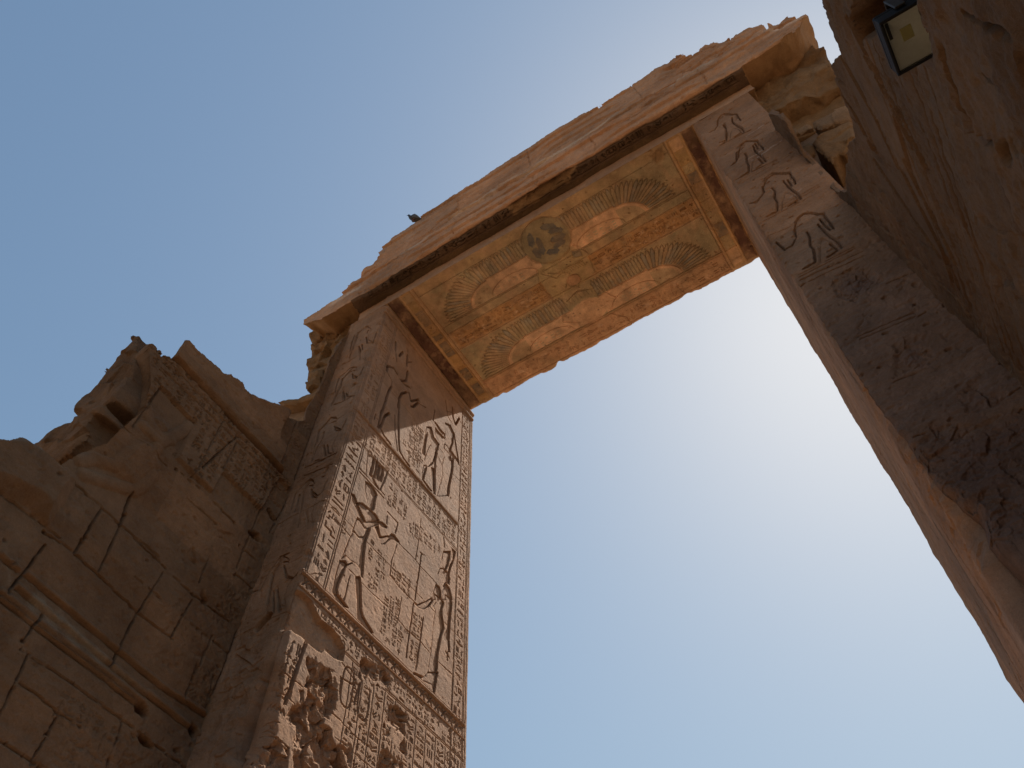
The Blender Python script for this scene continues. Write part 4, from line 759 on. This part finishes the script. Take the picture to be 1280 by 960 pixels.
S.paint(np.array([(-.32, 4.24), (-.10, 4.26), (-.16, 4.44), (-.30, 4.42)]), (.16, .085, .035), .8, .04, .03); S.rough(np.array([(-.32, 4.24), (-.10, 4.26), (-.16, 4.44), (-.30, 4.42)]), .012, .02, 12)
S.paint(np.array([(-3.8, 4.22), (-2.5, 4.22), (-2.6, 4.30), (-3.7, 4.34)]), (.25, .155, .07), .6, .04, .04, .3)
S.joint(np.array([(-1.78, 5.98), (-1.62, 6.16), (-1.60, 6.34)]), .008, .02)
S.pits(260, .016, .012)
loss = sstep(.02, .45, fbm(S.A0*2.6, S.B0*2.6, 6, 301, .62))*.5+sstep(.15, .5, fbm(S.A0*13, S.B0*13, 4, 302))*.35
loss = loss*sstep(.85, 1.05, np.sqrt(((S.A0+1.98)/.34)**2+((S.B0-4.57)/.34)**2))
S.col = S.col*(1-loss[..., None])+loss[..., None]*np.array((.285, .165, .090))
grime = sstep(.05, .5, fbm(S.A0*3.4+9, S.B0*3.4, 6, 303, .62))*.4
S.col = S.col*(1-grime[..., None])+grime[..., None]*np.array((.13, .080, .042))
lum = S.col.mean(-1, keepdims=True); S.col = S.col*.80+.20*lum*np.array((1.25, .98, .70))
S.col = S.col*1.80
S.col *= (1+.30*fbm(S.A0*2.2, S.B0*2.2, 5, 39)+.22*fbm(S.A0*14, S.B0*14, 4, 38))[..., None]
hS = S.h()
bk = YB-.02-.045*np.clip(fbm(S.A0*3.3, S.A0*0+2, 5, 33, .6), -1, 1)-.05*np.exp(-((S.A0+2.79)/.05)**2)-.03*np.clip(vnoise(S.A0*8, S.A0*0, 35)-.6, 0, 1)*2
bk = np.where(S.A0 > .02, bk-.0, bk)
edge_drop = np.clip(1-(bk-S.B0)/.05, 0, 1)**2*.035
PS = np.stack([S.A0, S.B0, ZS-hS+edge_drop], -1)
mS = S.B0 < bk
soff = grid_parts(PS, S.col, S.id, {0: ('painted_soffit', 'painted ceiling with two spread-winged birds', None), 2: ('vulture_relief', 'bird with round blue-feathered body', 0), 3: ('vulture_relief', 'bird with worn pink body', 0)}, M_soffit, gate, mask=mS, back=(0, 0, 1), depth=.5, rough=.03, rings=4, flip=True, seed=5, backcol=SAND)

# --- lintel: lower strip, sooty underside of the overhang, tall weathered front
KL = 0.10
s1 = np.linspace(0, .22, 24); s2 = np.linspace(0, .256, 34)[1:]; s3 = np.linspace(0, 3.35, 300)[1:]
yA = yfront(ZS+s1); zA = ZS+s1
yBk = np.linspace(yA[-1], 3.965, 34)[1:]; zBk = np.full(33, 11.22)
zC = 11.22+s3; yC = 3.965+KL*s3
LX = np.linspace(-5.85, 2.25, 820)
prof_y = np.concatenate([yA, yBk, yC]); prof_z = np.concatenate([zA, zBk, zC])
kind = np.concatenate([np.zeros(24), np.ones(33), np.full(299, 2)]).astype(int)
AX = np.broadcast_to(LX, (len(prof_y), len(LX))).copy()
sB = np.concatenate([zA-100, 200-yBk, zC])          # one running coordinate per zone
# front zone
LF = Field(AX[kind == 2], zC, (.45, .258, .152), 41, .006); LF.weather(.018, 2.2, .007)
LF.blocks(1.02, 1.9, .06); LF.base += .022*fbm(LF.A0*.9, LF.B0*8, 5, 44, .6)
lg = D['ledge'][0]; lg = lg[np.argsort(lg[:, 0])]; lz = np.interp(LF.A0, lg[:, 0], lg[:, 1])+.03*fbm(LF.A0*3, LF.A0*0, 5, 45)
LF.base -= .12*sstep(0, .04, LF.B0-lz); LF.base += .035*(np.floor(LF.B0/.21+.35*fbm(LF.A0*.8, LF.B0*1.5, 4, 64)) % 2)*sstep(.4, .6, vnoise(LF.A0*.9, LF.B0*2, 65))
lg2 = D['ledge2'][0]; lg2 = lg2[np.argsort(lg2[:, 0])]; lz2 = np.interp(LF.A0, lg2[:, 0], lg2[:, 1], -9, -9)+.03*fbm(LF.A0*4, LF.A0*0+4, 5, 46)
band = np.exp(-((LF.B0-lz+.06)/(.05+.03*vnoise(LF.A0*3, LF.A0*0, 47)))**2)*sstep(.35, .65, vnoise(LF.A0*1.6, LF.B0*3, 48))
LF.col = LF.col*(1-.7*band[..., None])+np.array((.58, .46, .36))*.7*band[..., None]
LF.base -= .035*sstep(.0, .03, LF.B0-lz2)*sstep(-1.5, -2.1, LF.A0)
for z0 in (12.35, 12.75, 13.1):
    q = np.c_[LX, z0+.05*fbm(LX*2, LX*0+z0, 4, 49)][::12]
    for i in range(len(q)-1):
        if vnoise(np.array(q[i, 0]*1.3), np.array(z0*7), 50) > .5: LF.joint(q[i:i+2], .016, .045)
LF.rough(np.array([(.5, 12.2), (1.5, 12.0), (2.3, 12.6), (2.3, 14.5), (.2, 14.5)]), .05, .14, 2.5, .3)
LF.rough(np.array([(-5.9, 12.2), (-4.9, 12.4), (-4.7, 12.9), (-5.9, 13.4)]), .03, .10, 3, .2)
for x_, z_, z2 in ((-3.1, 11.25, 12.2), (-.9, 11.25, 12.1), (.7, 11.3, 12.4), (-2.0, 12.3, 14.2), (-.1, 12.4, 14.2)): LF.joint(np.array([(x_, z_), (x_+.04, (z_+z2)/2), (x_-.02, z2)]), .007, .03)
LF.base += .03*facet(LF.A0*.35, LF.B0, .16, 60)*sstep(.45, .7, vnoise(LF.A0*1.3, LF.B0*2.2, 61))
LF.pits(220, .03, .02)
dk = sstep(.5, .75, vnoise(LF.A0*1.1+4, LF.B0*6, 62))*sstep(.4, .6, vnoise(LF.A0*3, LF.B0*3, 63))
LF.col = LF.col*(1-.14*dk[..., None])
LF.col *= (1+.20*fbm(LF.A0*1.1, LF.B0*1.5, 5, 51))[..., None]
# underside zone (coordinate: distance out from the strip)
ub = yA[-1]-yBk
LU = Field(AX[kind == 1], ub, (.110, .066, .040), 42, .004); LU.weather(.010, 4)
LU.text(np.array([(-4.6, .125), (1.05, .125), (1.05, .24), (-4.6, .24)]), .12, .028, skip=.03)
LU.rule(-4.6, .11, 1.05, .11, .008, .012); LU.rule(-4.6, .245, 1.05, .245, .006, .01)
for x in (-3.3, -2.6, -.6, .2, -1.6): LU.rule(x, .11, x, .25, .006, .01)
LU.paint(np.array([(-2.2, .10), (-1.3, .10), (-1.0, .35), (-2.3, .35)]), (.27, .16, .08), .9, .05, .04)
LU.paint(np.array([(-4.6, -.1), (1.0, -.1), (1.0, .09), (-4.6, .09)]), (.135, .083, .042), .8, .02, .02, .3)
LU.rough(np.array([(-2.15, .12), (-1.25, .12), (-1.0, .4), (-2.3, .4)]), .05, .06, 6, .1)
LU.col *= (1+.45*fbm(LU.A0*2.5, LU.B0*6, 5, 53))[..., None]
LSf = Field(AX[kind == 0], zA, (.39, .235, .148), 43, .003); LSf.weather(.004, 4); LSf.pits(60, .012, .01)
hA, hB, hC = LSf.h(), LU.h(), LF.h()
chip = (.012+.05*np.clip(vnoise(LX*3.1, LX*0, 54)-.55, 0, 1)*2+.02*vnoise(LX*11, LX*0, 55))[None]
PA = np.stack([LSf.A0, yA[:, None]-hA, np.broadcast_to(zA[:, None], hA.shape)], -1)
fB = np.clip(1-(.256-ub[:, None])/(.03+chip*1.3), 0, 1)**1.4*chip
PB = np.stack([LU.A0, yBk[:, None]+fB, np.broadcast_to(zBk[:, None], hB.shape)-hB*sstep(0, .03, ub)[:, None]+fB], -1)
fC = np.clip(1-s3[:, None]/(.03+chip*1.3), 0, 1)**1.4*chip
PC = np.stack([LF.A0, yC[:, None]-hC*sstep(0, .02, s3)[:, None]+fC, zC[:, None]+fC], -1)
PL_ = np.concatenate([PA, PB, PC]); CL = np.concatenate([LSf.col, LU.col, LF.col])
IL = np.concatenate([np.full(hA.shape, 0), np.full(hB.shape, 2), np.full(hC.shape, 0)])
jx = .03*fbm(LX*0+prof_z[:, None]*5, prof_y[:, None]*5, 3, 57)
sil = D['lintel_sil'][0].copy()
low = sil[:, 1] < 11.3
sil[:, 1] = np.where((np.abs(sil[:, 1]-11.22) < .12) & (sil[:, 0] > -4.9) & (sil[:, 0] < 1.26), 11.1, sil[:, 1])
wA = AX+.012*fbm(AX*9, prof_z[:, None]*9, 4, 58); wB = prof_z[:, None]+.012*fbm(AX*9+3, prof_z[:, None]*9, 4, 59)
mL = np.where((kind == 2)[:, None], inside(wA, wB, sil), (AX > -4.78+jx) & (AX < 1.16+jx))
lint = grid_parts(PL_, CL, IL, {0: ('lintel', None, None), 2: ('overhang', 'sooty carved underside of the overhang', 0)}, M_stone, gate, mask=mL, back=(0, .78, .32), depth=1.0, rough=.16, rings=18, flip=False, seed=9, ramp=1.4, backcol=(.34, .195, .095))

# --- broken masonry at both ends and the solid hearting behind the faces
core = box_object('masonry_core', (-5.35, 4.75, -EYE), (XL-.12, YB-.06, 10.9), M_rock, gate)
core2 = box_object('masonry_core', (XR+.15, 4.55, -EYE), (1.6, YB-.06, 10.9), M_rock, gate)
core3 = box_object('masonry_core', (-5.0, 4.55, 11.13), (1.5, YB-.12, 12.9), M_rock, gate)
ROCK = (.25, .148, .074); TANROCK = (.30, .19, .110)
rock('broken_masonry', (1.00, 4.36, 10.25), (2.05, 6.1, 11.7), gate, 8, .15, 10, .18, res=.022, freq=3.0, col=ROCK, label='ragged ochre mass under the right end of the lintel')
rock('broken_masonry', (1.02, 4.52, 9.72), (2.05, 6.0, 10.4), gate, 12, .07, 5, .12, res=.022, freq=4, col=ROCK)
rock('broken_masonry', (1.08, 4.75, 4.0), (1.9, 5.9, 9.85), gate, 16, .06, 4, .05, res=.05, col=(.22, .125, .06))
rock('broken_masonry', (-6.0, 4.70, 5.0), (-4.88, 5.9, 9.6), gate, 7, .08, 5, .06, res=.05, col=ROCK)
rock('broken_masonry', (-5.75, 4.55, 10.6), (-4.95, 6.0, 11.9), gate, 3, .10, 8, .16, res=.03, freq=3.0, col=ROCK)
for nm, y, dp, cl, am, lb in (('r_top', 4.30, 1.2, TANROCK, .03, 'pale flat slab in the gap behind the right jamb'), ('r_thin', 4.46, 1.0, TANROCK, .03, None), ('r_square', 4.24, 1.3, ROCK, .035, 'square ochre block in the gap behind the right jamb'), ('r_small', 4.50, .9, ROCK, .03, None), ('r_low', 4.48, .9, ROCK, .03, None), ('r_low2', 4.55, .9, ROCK, .03, None),
        ('l_up', 4.36, 1.3, ROCK, .10, 'ragged ochre block under the left end of the lintel'), ('l_tan', 4.52, 1.0, TANROCK, .03, None), ('l_ledge', 4.28, 1.2, ROCK, .03, None), ('l_low', 4.46, 1.2, TANROCK, .02, None)):
    slab('broken_masonry', D[nm][0], y, dp, gate, cl, am, 100+len(nm)*7+int(y*100), label=lb)


# ------------------------------------------------------------------ ruined wall on the left
lw = thing('ruined_wall', 'dark carved stone wall with a broken top left of the gateway', 'wall', (-5.5, 1.6, 0.0))
lw['kind'] = 'thing'
wy = np.concatenate([np.linspace(-3.0, 1.0, 40)[:-1], np.linspace(1.0, 4.26, 400)]); wz = np.concatenate([np.linspace(-EYE, 2.8, 30)[:-1], np.linspace(2.8, 11.0, 760)])
W = Field(np.broadcast_to(wy, (len(wz), len(wy))).copy(), wz, (.215, .121, .066), 61); W.weather(.012, 2.0, .005)
W.blocks(.62, 1.0, .14)
for p in D['band']: W.raised(p, .040, .012, 3)
for p in D['fascia']: W.raised(p, .07, .02, 2)
for p in D['wblock']: W.raised(p, .10, .10)
for p in D['wbody']: W.raised(p, .035, .06)
for p in D['warm']: W.ridge(p, .060, .032)
for p in D['wline']: W.groove(p, .009, .022)
W.columns(D['band'][0], .12, .020, .03)
for p in D['wtext']: W.text(p, .07, .009, skip=.08)
for p in D['wjoint']: W.joint(p, .0085, .045)
for q in ([(1.2, 3.9), (2.0, 3.9), (2.9, 3.92), (3.9, 3.9)], [(2.3, 3.9), (2.32, 3.3)], [(3.1, 3.9), (3.12, 3.2)], [(2.0, 3.35), (3.0, 3.33), (3.9, 3.35)], [(1.9, 6.1), (2.6, 6.12)], [(2.9, 6.0), (3.8, 6.02)], [(3.3, 5.35), (3.32, 6.0)], [(2.75, 4.95), (3.8, 4.96)], [(1.4, 4.75), (2.1, 4.78)]): W.joint(np.array(q), .0065, .035)
for p in D['wmould']: W.groove(p, .012, .02); W.ridge(p+np.array((0, .03)), .025, .022)
for p in D['wpale']: W.paint(p, (.27, .205, .14), .6, .05, .03, .7, 12); W.rough(p, .004, .02, 12, .05)
for p in D['whole']: W.rough(disc(p[0, 0], p[0, 1], .075, .06, 9), .10, .12, 7, .05, wob=.07)
for p in D['werode']: W.rough(p, .01, .05, 5, .15)
for p in D['fascia']: W.groove(p[-2:], .03, .06)
W.text(np.array([(2.6, 3.3), (3.7, 3.3), (3.7, 3.85), (2.6, 3.85)]), .085, .010, skip=.25)
W.pits(420, .022, .018)
W.col *= (1+.16*fbm(W.A0*1.2, W.B0*1.2, 5, 66))[..., None]
out = D['wall_out'][0]
out = np.vstack([out, [(.9, 4.9), (-.3, 4.7), (-1.5, 4.4), (-3.0, 3.4), (-3.1, -3), (4.4, -3), (4.4, 10.9)]])
mW = inside(W.A0+.014*fbm(W.A0*9, W.B0*9, 4, 67), W.B0+.014*fbm(W.A0*9+5, W.B0*9, 4, 68), out)
PW = np.stack([-4.87+W.h(), W.A0, W.B0], -1)
wl = grid_parts(PW, W.col, W.id, {0: ('wall_face', None, None), 2: ('cornice_block', 'plain projecting top course', None), 3: ('inscribed_band', 'raised band of picture writing', None)}, M_stone, lw, mask=mW, back=(-.65, .1, -.75), depth=lambda q: .6-.52*sstep(2.9, 3.5, q[:, 1]), rough=.08, rings=12, seed=15, backcol=(.19, .113, .066))
slab('broken_masonry', np.minimum(D['sl_a'][0], (-4.895, 99)), 1.95, .5, lw, (.20, .118, .068), .06, 31, label='upper overhanging broken block at the near end of the wall', tilt=-.10)
slab('broken_masonry', np.minimum(D['sl_b'][0], (-4.895, 99)), 1.93, .5, lw, (.20, .118, .068), .06, 35, label='lower overhanging broken block at the near end of the wall', tilt=-.10)
rock('broken_masonry', (-5.45, 2.35, 4.6), (-4.99, 3.4, 7.0), lw, 35, .05, 5, .12, res=.04, col=(.24, .14, .08))


# ------------------------------------------------------------------ dark wall on the right
rw = thing('stone_wall', 'dark rough stone wall close on the right, carrying a floodlight', 'wall', (1.5, 1.5, 0.0))
rw['kind'] = 'thing'
ey_ = np.concatenate([np.linspace(-3.0, .6, 30)[:-1], np.linspace(.6, 4.2, 420)]); ez = np.concatenate([np.linspace(-EYE, 1.8, 24)[:-1], np.linspace(1.8, 9.5, 800)])
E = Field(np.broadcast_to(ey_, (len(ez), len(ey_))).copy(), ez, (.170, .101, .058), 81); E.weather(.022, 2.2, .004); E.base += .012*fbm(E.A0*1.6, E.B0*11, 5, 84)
E.blocks(.55, 1.2, .14)
for p in D['elines']: E.groove(p, .011, .024); E.ridge(p+np.array((0, .022)), .012, .012)
for z_ in (3.72, 3.86, 3.93, 4.05, 4.28, 4.42, 4.5): E.groove(np.c_[np.linspace(1.4, 3.7, 12), z_+.012*np.sin(np.linspace(0, 9, 12)+z_)], .008, .018)
for p in D['evert']: E.groove(p, .012, .018)
E.text(np.array([(1.9, 4.15), (3.3, 4.15), (3.3, 4.45), (1.9, 4.45)]), .06, .008, skip=.25)
for p in D['ehole']: E.rough(p, .26, .05, 5, .02, wob=.02)
E.rough(np.array([(2.2, 3.1), (2.8, 3.2), (3.3, 3.6), (3.0, 4.0), (2.4, 3.7)]), .008, .04, 6, .15)
E.rough(np.array([(3.3, 2.0), (4.1, 2.0), (4.1, 4.2), (3.7, 4.4), (3.2, 3.4)]), .01, .05, 5, .15)
E.pits(420, .02, .018)
E.col *= (1+.16*fbm(E.A0*1.3, E.B0*1.3, 5, 86))[..., None]
eo = D['east_out'][0]
eo = np.vstack([[(4.3, 9.3)], eo, [(1.0, 4.75), (-3.1, 4.8), (-3.1, -3), (4.3, -3)]])
mE = inside(E.A0+.012*fbm(E.A0*9, E.B0*9, 4, 87), E.B0+.012*fbm(E.A0*9+5, E.B0*9, 4, 88), eo)
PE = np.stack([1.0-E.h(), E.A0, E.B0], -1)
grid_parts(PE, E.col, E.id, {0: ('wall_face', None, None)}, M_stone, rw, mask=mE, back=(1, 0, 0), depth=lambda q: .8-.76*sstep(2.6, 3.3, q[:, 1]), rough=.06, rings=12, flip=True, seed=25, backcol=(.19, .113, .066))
ez2 = np.concatenate([np.linspace(-EYE, 1.4, 20)[:-1], np.linspace(1.4, 3.15, 240)]); ey2 = np.concatenate([np.linspace(-3.0, .5, 26)[:-1], np.linspace(.5, 3.3, 360)])
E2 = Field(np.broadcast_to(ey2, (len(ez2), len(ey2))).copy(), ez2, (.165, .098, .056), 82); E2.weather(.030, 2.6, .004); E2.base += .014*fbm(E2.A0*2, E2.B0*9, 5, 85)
E2.blocks(.62, .9, .16)
for p in D['e2crack']: E2.joint(p, .013, .055)
for p in D['e2hole']: E2.groove(np.vstack([p-.02, p+.02]), .04, .07)
E2.rough(np.array([(.9, 2.2), (1.6, 2.0), (2.2, 2.3), (2.0, 2.7), (1.2, 2.6)]), .01, .05, 5, .15)
E2.pits(260, .022, .018)
E2.col *= (1+.16*fbm(E2.A0*1.3, E2.B0*1.3, 5, 89))[..., None]
ed = D['e2edge'][0]
top = np.interp(E2.A0, np.r_[-3, ed[:, 0], 3.4], np.r_[2.9, ed[:, 1], 2.95])+.018*fbm(E2.A0*7, E2.A0*0, 4, 90)
rnd_ = np.clip(1-(top-E2.B0)/.05, 0, 1)**2*.012
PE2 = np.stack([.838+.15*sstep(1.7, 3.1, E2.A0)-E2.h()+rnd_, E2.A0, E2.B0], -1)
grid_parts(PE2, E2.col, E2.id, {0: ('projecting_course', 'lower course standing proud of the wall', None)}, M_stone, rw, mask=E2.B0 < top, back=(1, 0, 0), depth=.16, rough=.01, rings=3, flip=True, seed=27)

# ------------------------------------------------------------------ floodlight in the hollow of the right wall
def bm_boxes(name, boxes, mat, parent):
    V = []; F = []; o = 0
    for lo, hi, bv in boxes:
        lo = np.array(lo, float); hi = np.array(hi, float); c = (lo+hi)/2; s = (hi-lo)/2; b = min(bv, s.min()*.9)
        pts = []
        for sx in (-1, 1):
            for sy in (-1, 1):
                for sz in (-1, 1):
                    sg = np.array((sx, sy, sz))
                    for ax in range(3):
                        p = s-b; p = p.copy(); p[ax] = s[ax]; pts.append(c+sg*p)
        bmv = np.array(pts); V.append(bmv); o += len(bmv)
    import bmesh
    bm = bmesh.new()
    for pv in V:
        vs_ = [bm.verts.new(tuple(p+np.array((0, 0, EYE)))) for p in pv]
        bmesh.ops.convex_hull(bm, input=vs_)
    bmesh.ops.recalc_face_normals(bm, faces=bm.faces)
    me = bpy.data.meshes.new(name); bm.to_mesh(me); bm.free(); me.materials.append(mat)
    ob = bpy.data.objects.new(name, me); scene.collection.objects.link(ob)
    if parent is not None: adopt(ob, parent)
    return ob
M_black = plain_material('black_paint', (.012, .012, .013), .6, 0, .25, 200, .3)
M_refl = plain_material('cream_reflector', (.97, .96, .92), .5, 0, .4, 60, .05)
M_chip = plain_material('yellow_phosphor', (.66, .58, .26), .5, 0, .4, 300, .12)
M_label = plain_material('dark_label', (.03, .03, .03), .5)
M_steel = plain_material('weathered_steel', (.09, .085, .08), .55, .7)
M_glass = bpy.data.materials.new('lamp_glass'); M_glass.use_nodes = True
_n = M_glass.node_tree; _n.nodes.clear(); _o = _n.nodes.new('ShaderNodeOutputMaterial'); _m = _n.nodes.new('ShaderNodeMixShader')
_tb = _n.nodes.new('ShaderNodeBsdfTransparent'); _tb.inputs['Color'].default_value = (.93, .95, .94, 1); _gl = _n.nodes.new('ShaderNodeBsdfGlossy'); _gl.inputs['Roughness'].default_value = .06
_fr = _n.nodes.new('ShaderNodeFresnel'); _fr.inputs['IOR'].default_value = 1.45
_n.links.new(_fr.outputs[0], _m.inputs[0]); _n.links.new(_tb.outputs[0], _m.inputs[1]); _n.links.new(_gl.outputs[0], _m.inputs[2]); _n.links.new(_m.outputs[0], _o.inputs['Surface'])
x0, x1, y0, y1, z0 = .852, 1.044, 1.366, 1.594, 3.50
fl = thing('floodlight', 'square black floodlight with cream reflector, lodged in a hollow of the right wall', 'floodlight', ((x0+x1)/2, (y0+y1)/2, z0+EYE))
t = .013
bm_boxes('frame', [((x0, y0, z0), (x1, y0+t, z0+.02), .003), ((x0, y1-t, z0), (x1, y1, z0+.02), .003), ((x0, y0+t, z0), (x0+t, y1-t, z0+.02), .003), ((x1-t, y0+t, z0), (x1, y1-t, z0+.02), .003)], M_black, fl)
hs = bm_boxes('housing', [((x0+.004, y0+.004, z0+.072), (x1-.004, y1-.004, z0+.095), .006)]+[((x0+.004, y0+.004, z0+.0205), (x0+.010, y1-.004, z0+.0715), .002), ((x1-.010, y0+.004, z0+.0205), (x1-.004, y1-.004, z0+.0715), .002), ((x0+.010, y0+.004, z0+.0205), (x1-.010, y0+.010, z0+.0715), .002), ((x0+.010, y1-.010, z0+.0205), (x1-.010, y1-.004, z0+.0715), .002)], M_black, fl)
bm_boxes('cooling_fins', [((x0+.02+.016*i, y0+.02, z0+.0955), (x0+.023+.016*i, y1-.02, z0+.115), .001) for i in range(10)], M_black, hs)
a = t+.001; cx_, cy_ = (x0+x1)/2, (y0+y1)/2; sx, sy = .022, .027
V = [(x0+a, y0+a, z0+.012), (x1-a, y0+a, z0+.012), (x1-a, y1-a, z0+.012), (x0+a, y1-a, z0+.012), (cx_-sx, cy_-sy, z0+.066), (cx_+sx, cy_-sy, z0+.066), (cx_+sx, cy_+sy, z0+.066), (cx_-sx, cy_+sy, z0+.066)]
rf = mesh_object('reflector', V, [[0, 1, 5, 4], [1, 2, 6, 5], [2, 3, 7, 6], [3, 0, 4, 7], [4, 5, 6, 7]], M_refl, fl, smooth=False)
bm_boxes('light_chip', [((cx_-sx+.001, cy_-sy+.001, z0+.061), (cx_+sx-.001, cy_+sy-.001, z0+.0655), .001)], M_chip, rf)
bm_boxes('glass_pane', [((x0+t+.0005, y0+t+.0005, z0+.004), (x1-t-.0005, y1-t-.0005, z0+.007), .0005)], M_glass, fl)
bm_boxes('label_strip', [((x0+.018, y0+.018, z0+.0078), (x0+.030, y0+.085, z0+.0088), .0003)], M_label, fl)
bm_boxes('bracket', [((cx_-.02, y0-.012, z0+.03), (cx_+.02, y0-.002, z0+.14), .002), ((cx_-.02, y1+.002, z0+.03), (cx_+.02, y1+.012, z0+.14), .002), ((cx_-.02, y0-.012, z0+.1405), (cx_+.02, y1+.012, z0+.148), .002), ((cx_+.0205, cy_-.03, z0+.141), (1.40, cy_+.03, z0+.148), .002)], M_steel, fl)

# ------------------------------------------------------------------ pigeon on top of the lintel
def loft(name, rings, mat, parent, nseg=18):
    V = []; F = []
    for (c, a, b, ra, rb) in rings:
        for i in range(nseg):
            t = 2*math.pi*i/nseg; V.append(np.array(c)+np.array(a)*ra*math.cos(t)+np.array(b)*rb*math.sin(t))
    n = len(rings)
    for r in range(n-1):
        for i in range(nseg):
            j = (i+1) % nseg; F.append([r*nseg+i, r*nseg+j, (r+1)*nseg+j, (r+1)*nseg+i])
    V.append(np.array(rings[0][0])); V.append(np.array(rings[-1][0])); k = len(V)
    for i in range(nseg):
        j = (i+1) % nseg; F.append([k-2, j, i, i]); F.append([k-1, (n-1)*nseg+i, (n-1)*nseg+j, (n-1)*nseg+j])
    import bmesh
    bm = bmesh.new(); vv = [bm.verts.new(tuple(p+np.array((0, 0, EYE)))) for p in V]
    for f in F:
        f = list(dict.fromkeys(f))
        try: fc = bm.faces.new([vv[i] for i in f]); fc.smooth = True
        except ValueError: pass
    bmesh.ops.recalc_face_normals(bm, faces=bm.faces)
    me = bpy.data.meshes.new(name); bm.to_mesh(me); bm.free(); me.materials.append(mat)
    ob = bpy.data.objects.new(name, me); scene.collection.objects.link(ob)
    if parent is not None: adopt(ob, parent)
    return ob
M_bird = plain_material('dark_plumage', (.035, .038, .045), .6, 0, .3, 60, .35)
M_wing = plain_material('grey_wing', (.085, .085, .088), .65, 0, .3, 60, .3)
M_beak = plain_material('dark_beak', (.03, .028, .025), .4)
M_leg = plain_material('red_leg', (.20, .06, .05), .6)
bird = thing('pigeon', 'small dark pigeon perched on the top edge of the lintel', 'bird', (-4.21, 4.365, 14.10+EYE))
_b0 = np.array((-4.21, 4.365, 14.10))
def bp(x, z, y=0.0): return _b0+.72*np.array((x*.82-y*.57, x*.57+y*.82, z*.85))
AY = (-.57, .82, 0)
def ring(x, z, dx, dz, ry, rz):
    n = math.hypot(dx, dz); return (bp(x, z), AY, (-dz/n*.82, -dz/n*.57, dx/n), ry*.72, rz*.72)
bd = [ring(.135, .075, -1, .35, .012, .008), ring(.10, .085, -1, .35, .035, .028), ring(.05, .105, -1, .4, .058, .055), ring(-.01, .135, -1, .5, .066, .068), ring(-.06, .175, -.8, .8, .058, .062), ring(-.09, .22, -.5, 1, .040, .042), ring(-.105, .26, -.35, 1, .028, .029), ring(-.118, .295, -.5, 1, .030, .031), ring(-.132, .32, -.8, .8, .026, .026), ring(-.150, .332, -1, .4, .012, .012)]
body = loft('body', bd, M_bird, bird)
loft('beak', [ring(-.148, .318, -1, -.25, .009, .008), ring(-.166, .312, -1, -.3, .006, .005), ring(-.182, .306, -1, -.4, .001, .001)], M_beak, bird, 8)
loft('tail', [ring(.10, .088, 1, -.25, .035, .014), ring(.17, .070, 1, -.25, .040, .009), ring(.235, .055, 1, -.25, .044, .005)], M_bird, bird, 12)
for s in (-1, 1):
    loft('wing', [(bp(-.055, .185, s*.05), AY, (.5, 0, 1), .006, .02), (bp(-.01, .155, s*.062), AY, (.5, 0, 1), .012, .045), (bp(.06, .115, s*.055), AY, (.4, 0, 1), .011, .036), (bp(.15, .078, s*.028), AY, (.3, 0, 1), .004, .012)], M_wing, bird, 10)
    loft('leg', [(bp(.0, .09, s*.022), (1, 0, 0), AY, .012, .012), (bp(.005, .045, s*.022), (1, 0, 0), AY, .005, .005), (bp(.0, .0, s*.022), (1, 0, 0), AY, .005, .005), (bp(-.03, -.004, s*.022), (0, 0, 1), AY, .004, .008)], M_leg, bird, 8)
